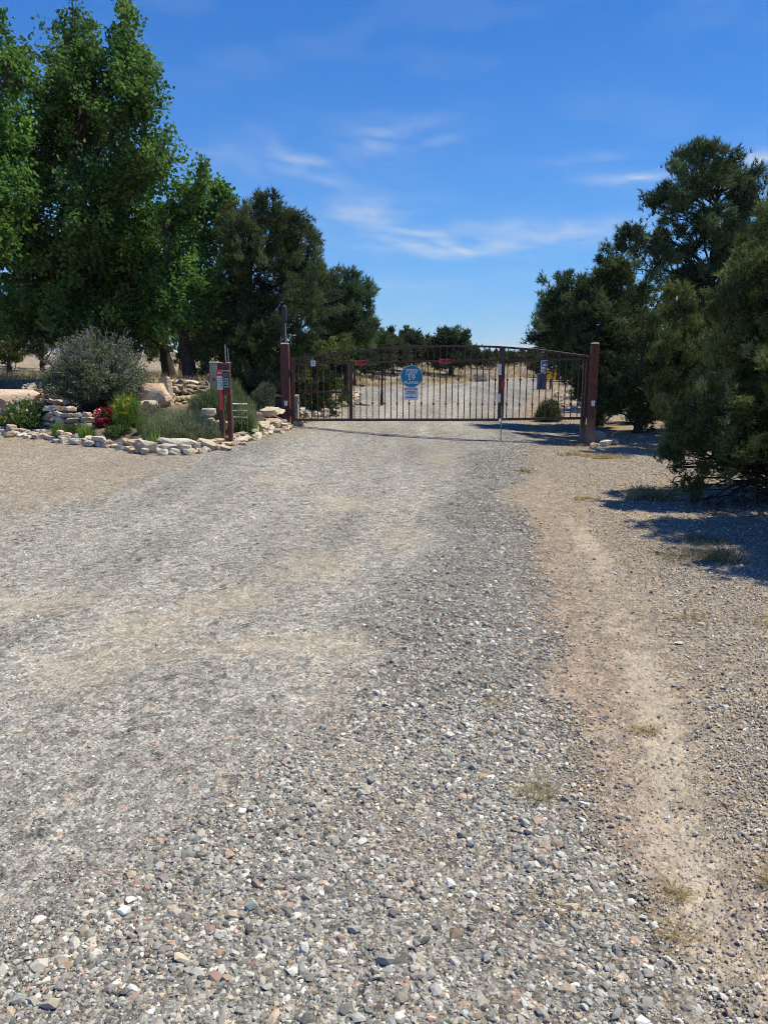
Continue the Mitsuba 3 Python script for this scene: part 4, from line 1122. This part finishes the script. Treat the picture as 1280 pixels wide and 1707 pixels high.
def gate_post(px, d, w, label, ztop_, seed):
    key = thing('gate_post', label, 'post', 'gate posts')
    p = P(px, 650, d)
    x = p[0]
    g = float(terrain(x, d))
    v, f = box([x - w / 2, d - w / 2, g - .15], [x + w / 2, d + w / 2, ztop_ - .02], .014)
    part(key, 'shaft', (v, f), 'post_paint', 30)
    top = box([x - w / 2 + .002, d - w / 2 + .002, ztop_ - .02], [x + w / 2 - .002, d + w / 2 - .002, ztop_ + .012], .016)
    part(key, 'cap', top, 'lit_post_top', 30, label='pale top with sunlight painted into its colour')
    z0 = 1.6 - d * math.tan(math.atan((672 - 853.5) / FPX) + PITCH)
    a = np.array([[-.042, 0, .058], [.042, 0, .058], [.03, 0, -.055], [-.03, 0, -.055]])
    tag = hull(np.vstack([a + [x + .005, d - w / 2 - .004, z0], a + [x + .005, d - w / 2 - .001, z0]]))
    part(key, 'reflector', tag, 'white_paint', 30, label='white tapered reflector low on the front')
    return x, g, key


lx, lg, lk = gate_post(476.5, 17.15, .185, 'left gate post, square dark red wood, with a tall lamp standing on it', 1.93, 1)
rx_, rg, rk = gate_post(987.5, 16.35, .155, 'right gate post, thick square dark red wood with rocks at its foot', 1.92, 2)
key = thing('steel_post', 'slim dark brown steel hinge post beside the left gate post', 'post')
p = P(487.5, 650, 17.3)
part(key, 'tube', box([p[0] - .045, 17.27, lg - .1], [p[0] + .045, 17.36, 1.64], .004), 'gate_paint', 30)
for z in (.5, 1.35):
    part(key, 'hinge', box([p[0] - .03, 17.0, z - .035], [p[0] + .03, 17.27, z + .035], .004), 'gate_paint', 30)
key = thing('steel_post', 'slim dark brown steel hinge post beside the right gate post', 'post')
p = P(974, 650, 16.7)
part(key, 'tube', box([p[0] - .05, 16.65, rg - .1], [p[0] + .05, 16.75, 1.72], .004), 'gate_paint', 30)
for z in (.5, 1.35):
    part(key, 'hinge', box([p[0] - .03, 16.5, z - .035], [p[0] + .03, 16.65, z + .035], .004), 'gate_paint', 30)
key = thing('gate_opener', 'grey gate opener box with a dark arm reaching to the left gate leaf', 'gate opener')
p = P(494, 650, 17.5)
part(key, 'housing', box([p[0] - .06, 17.38, lg - .05], [p[0] + .05, 17.7, lg + .60], .02), 'grey_metal', 30)
a0, a1 = np.array([p[0] + .05, 17.45, .875]), gpt(583, .885, .06)
part(key, 'arm', bar(a0, a1, .045, .05), 'gate_paint', 30)
key = thing('battery_box', 'dark metal box on the ground left of the left gate post', 'box')
p = P(468, 650, 17.5)
part(key, 'case', box([p[0] - .12, 17.4, lg - .05], [p[0] + .06, 17.65, lg + .55], .012), 'dark_metal', 30)
part(key, 'lid', box([p[0] - .13, 17.39, lg + .55], [p[0] + .07, 17.66, lg + .58], .008), 'dark_metal', 30)
key = thing('post_lamp', 'slim dark lamp with an oblong head standing on the left gate post', 'lamp')
hx_, hy_ = lx + .005, 17.15
part(key, 'base', rod([hx_, hy_, 1.942], [hx_, hy_, 1.97], .05, 14), 'dark_metal', 40)
part(key, 'stem', rod([hx_ - .015, hy_, 1.97], [hx_ - .015, hy_, 2.40], .028, 12), 'dark_metal', 40)
part(key, 'bracket', rod([hx_ + .035, hy_ - .02, 1.97], [hx_ + .02, hy_ - .02, 2.36], .010, 8), 'grey_metal', 40)
part(key, 'head', tube([[hx_, hy_, z] for z in (2.38, 2.40, 2.46, 2.62, 2.70, 2.735, 2.745)], [.03, .052, .058, .06, .055, .034, .008], 16), 'dark_metal', 50)

# ------------------------------------------------------------------ keypad stand
KD = 13.0
kx0, kx1 = P(369.5, 680, KD)[0], P(382.8, 680, KD + .08)[0]
kg = float(terrain((kx0 + kx1) / 2, KD))
key = thing('keypad_stand', 'pair of short dark red wooden posts joined by crosspieces, holding the gate keypad', 'keypad stand')
zt = 1.535
for x, w, y in ((kx0, .084, KD), (kx1, .076, KD + .08)):
    k = part(key, 'post', box([x - w / 2, y - w / 2, kg - .12], [x + w / 2, y + w / 2, zt], .01), 'post_paint', 30)
    part(k, 'lit_top', box([x - w / 2 + .003, y - w / 2 + .003, zt], [x + w / 2 - .003, y + w / 2 - .003, zt + .012], .008), 'lit_post_top', 30)  # top of the post in the pale colour with sunlight painted in
part(key, 'crosspiece', box([kx0 + .04, KD - .062, zt - .105], [kx1 + .05, KD - .002 - .045, zt - .005], .006), 'post_paint', 30)
part(key, 'crosspiece', box([kx0 + .051, KD - .04, zt - .53], [kx1 + .045, KD + .034, zt - .45], .006), 'post_paint', 30)
fy = KD - .043
part(key, 'reflector', box([kx0 - .026, fy - .006, kg + .60], [kx0 + .035, fy - .001, kg + .94], .002), 'red_tape', 30, label='long red reflective strip on the left post')
key = thing('keypad', 'black gate keypad box between the two short posts', 'keypad')
x0, x1 = kx0 + .052, kx1 + .05
part(key, 'housing', box([x0, KD - .10, zt - .44], [x1, KD + .02, zt - .112], .012), 'black_plastic', 30)
part(key, 'hood', box([x0 - .004, KD - .135, zt - .150], [x1 + .004, KD - .10, zt - .120], .008), 'grey_plastic', 30)
part(key, 'screen', box([x0 + .018, KD - .103, zt - .225], [x1 - .018, KD - .1005, zt - .165], .002), 'grey_plastic', 30)
for a in range(3):
    for b in range(4):
        cx, cz = x0 + .03 + a * (x1 - x0 - .06) / 2, zt - .26 - b * .042
        part(key, 'button', box([cx - .012, KD - .106, cz - .012], [cx + .012, KD - .1005, cz + .012], .003), 'grey_metal', 30)
key = thing('notice', 'narrow white notice with a red head on the left keypad post', 'sign')
part(key, 'plate', box([kx0 - .045, fy - .010, zt - .435], [kx0 + .05, fy - .004, zt - .125], .002), 'sign_white', 30)
part(key, 'header', box([kx0 - .058, fy - .016, zt - .215], [kx0 + .055, fy - .0105, zt - .105], .006), 'red_tape', 30, label='red head of the notice with three white marks')
for n in range(3):
    part(key, 'printed_mark', box([kx0 - .036 + n * .026, fy - .0185, zt - .172], [kx0 - .018 + n * .026, fy - .0165, zt - .145], .0005), 'sign_white', 30)
for n in range(6):
    part(key, 'printed_line', box([kx0 - .032, fy - .0125, zt - .262 - n * .028], [kx0 + .035 - .01 * (n % 2), fy - .0105, zt - .252 - n * .028], .0005), 'print_grey', 30)
key = thing('antenna', 'thin grey antenna with a short twin rod behind the keypad posts', 'antenna')
part(key, 'mast', rod([kx1 - .02, KD + .16, kg - .05], [kx1 - .055, KD + .16, zt + .30], .009, 8), 'grey_metal', True)
part(key, 'rod', rod([kx1 + .005, KD + .16, kg + .5], [kx1 - .01, KD + .16, zt + .24], .006, 8), 'grey_metal', True)
part(key, 'clamp', box([kx1 - .05, KD + .126, zt - .3], [kx1 + .03, KD + .18, zt - .27], .003), 'dark_metal', 30)
key = thing('utility_pedestal', 'beige-green square pedestal standing on the bank behind the keypad', 'pedestal')
d = 14.6
p = P(356.5, 600, d)
g = float(terrain(p[0], d))
part(key, 'shaft', box([p[0] - .075, d - .075, g - .1], [p[0] + .075, d + .075, 1.515], .01), 'beige_wood', 30)
part(key, 'cap', box([p[0] - .085, d - .085, 1.515], [p[0] + .085, d + .085, 1.55], .014), 'beige_wood', 30)
part(key, 'label_plate', box([p[0] - .03, d - .080, 1.20], [p[0] + .035, d - .0755, 1.25], .001), 'print_red', 30)
key = thing('wire_cage', 'low pale wire plant support rising from the plants right of the keypad', 'plant support')
d = 14.0
p = P(397, 600, d)
g = float(terrain(p[0], d))
for z, rr in ((.62, .008), (.50, .003), (.38, .003)):
    n = 14
    ring = [[p[0] + .13 * math.cos(a), d + .13 * math.sin(a), g + z] for a in np.linspace(0, 2 * np.pi, n)]
    part(key, 'ring', tube(ring, rr, 5), 'off_white', True)
for a in (.4, 1.9, 3.5, 5.1):
    part(key, 'leg', rod([p[0] + .13 * math.cos(a), d + .13 * math.sin(a), g - .1], [p[0] + .13 * math.cos(a), d + .13 * math.sin(a), g + .64], .003, 5), 'grey_metal', True)

# ------------------------------------------------------------------ far signs
d = 40.0
p = P(907, 612, d)
g = float(terrain(p[0], d))
key = thing('notice_board', 'blue and white notice board on a dark stand seen through the right gate leaf', 'sign')
w, hz = .17, p[2]
part(key, 'panel', box([p[0] - w, d - .02, hz - .30], [p[0] + w, d + .02, hz + .34], .01), 'sign_white', 30)
part(key, 'blue_field', box([p[0] - w + .03, d - .026, hz + .02], [p[0] + w - .03, d - .0205, hz + .31], .002), 'blue_paint', 30)
tri = np.array([[p[0] - .10, hz + .10], [p[0] + .12, hz + .06], [p[0] + .12, hz + .22]])
part(key, 'white_wedge', hull([[a, d - yy, b] for a, b in tri for yy in (.0275, .0262)]), 'white_paint', 30)
for n in range(4):
    part(key, 'printed_line', box([p[0] - w + .04, d - .0225, hz - .05 - .06 * n], [p[0] + w - .04, d - .0205, hz - .03 - .06 * n], .0005), 'print_grey', 30)
part(key, 'stand', box([p[0] - .30, d + .03, g - .1], [p[0] + .12, d + .25, hz - .32], .02), 'blue_paint', 30)
for s in (-1, 1):
    part(key, 'leg', box([p[0] + s * .12 - .03, d + .0205, g - .1], [p[0] + s * .12 + .03, d + .03, hz - .2], .004), 'dark_metal', 30)
key = thing('yellow_box', 'yellow box on a post beside the blue and white notice board', 'box')
p = P(918, 624, d - .3)
part(key, 'case', box([p[0] - .19, d - .5, p[2] - .27], [p[0] + .22, d - .1, p[2] + .22], .03), 'yellow_paint', 30)
part(key, 'roof', hull([[p[0] + a, d - .3 + b, p[2] + z] for a, b, z in [(-.22, -.24, .22), (.25, -.24, .22), (.25, .24, .22), (-.22, .24, .22), (.25, -.24, .45), (.25, .24, .45), (.08, -.24, .40), (.08, .24, .40)]]), 'off_white', 30, label='pale sloping top')
part(key, 'post', box([p[0] - .05, d - .35, g - .1], [p[0] + .05, d - .25, p[2] - .27], .004), 'dark_metal', 30)
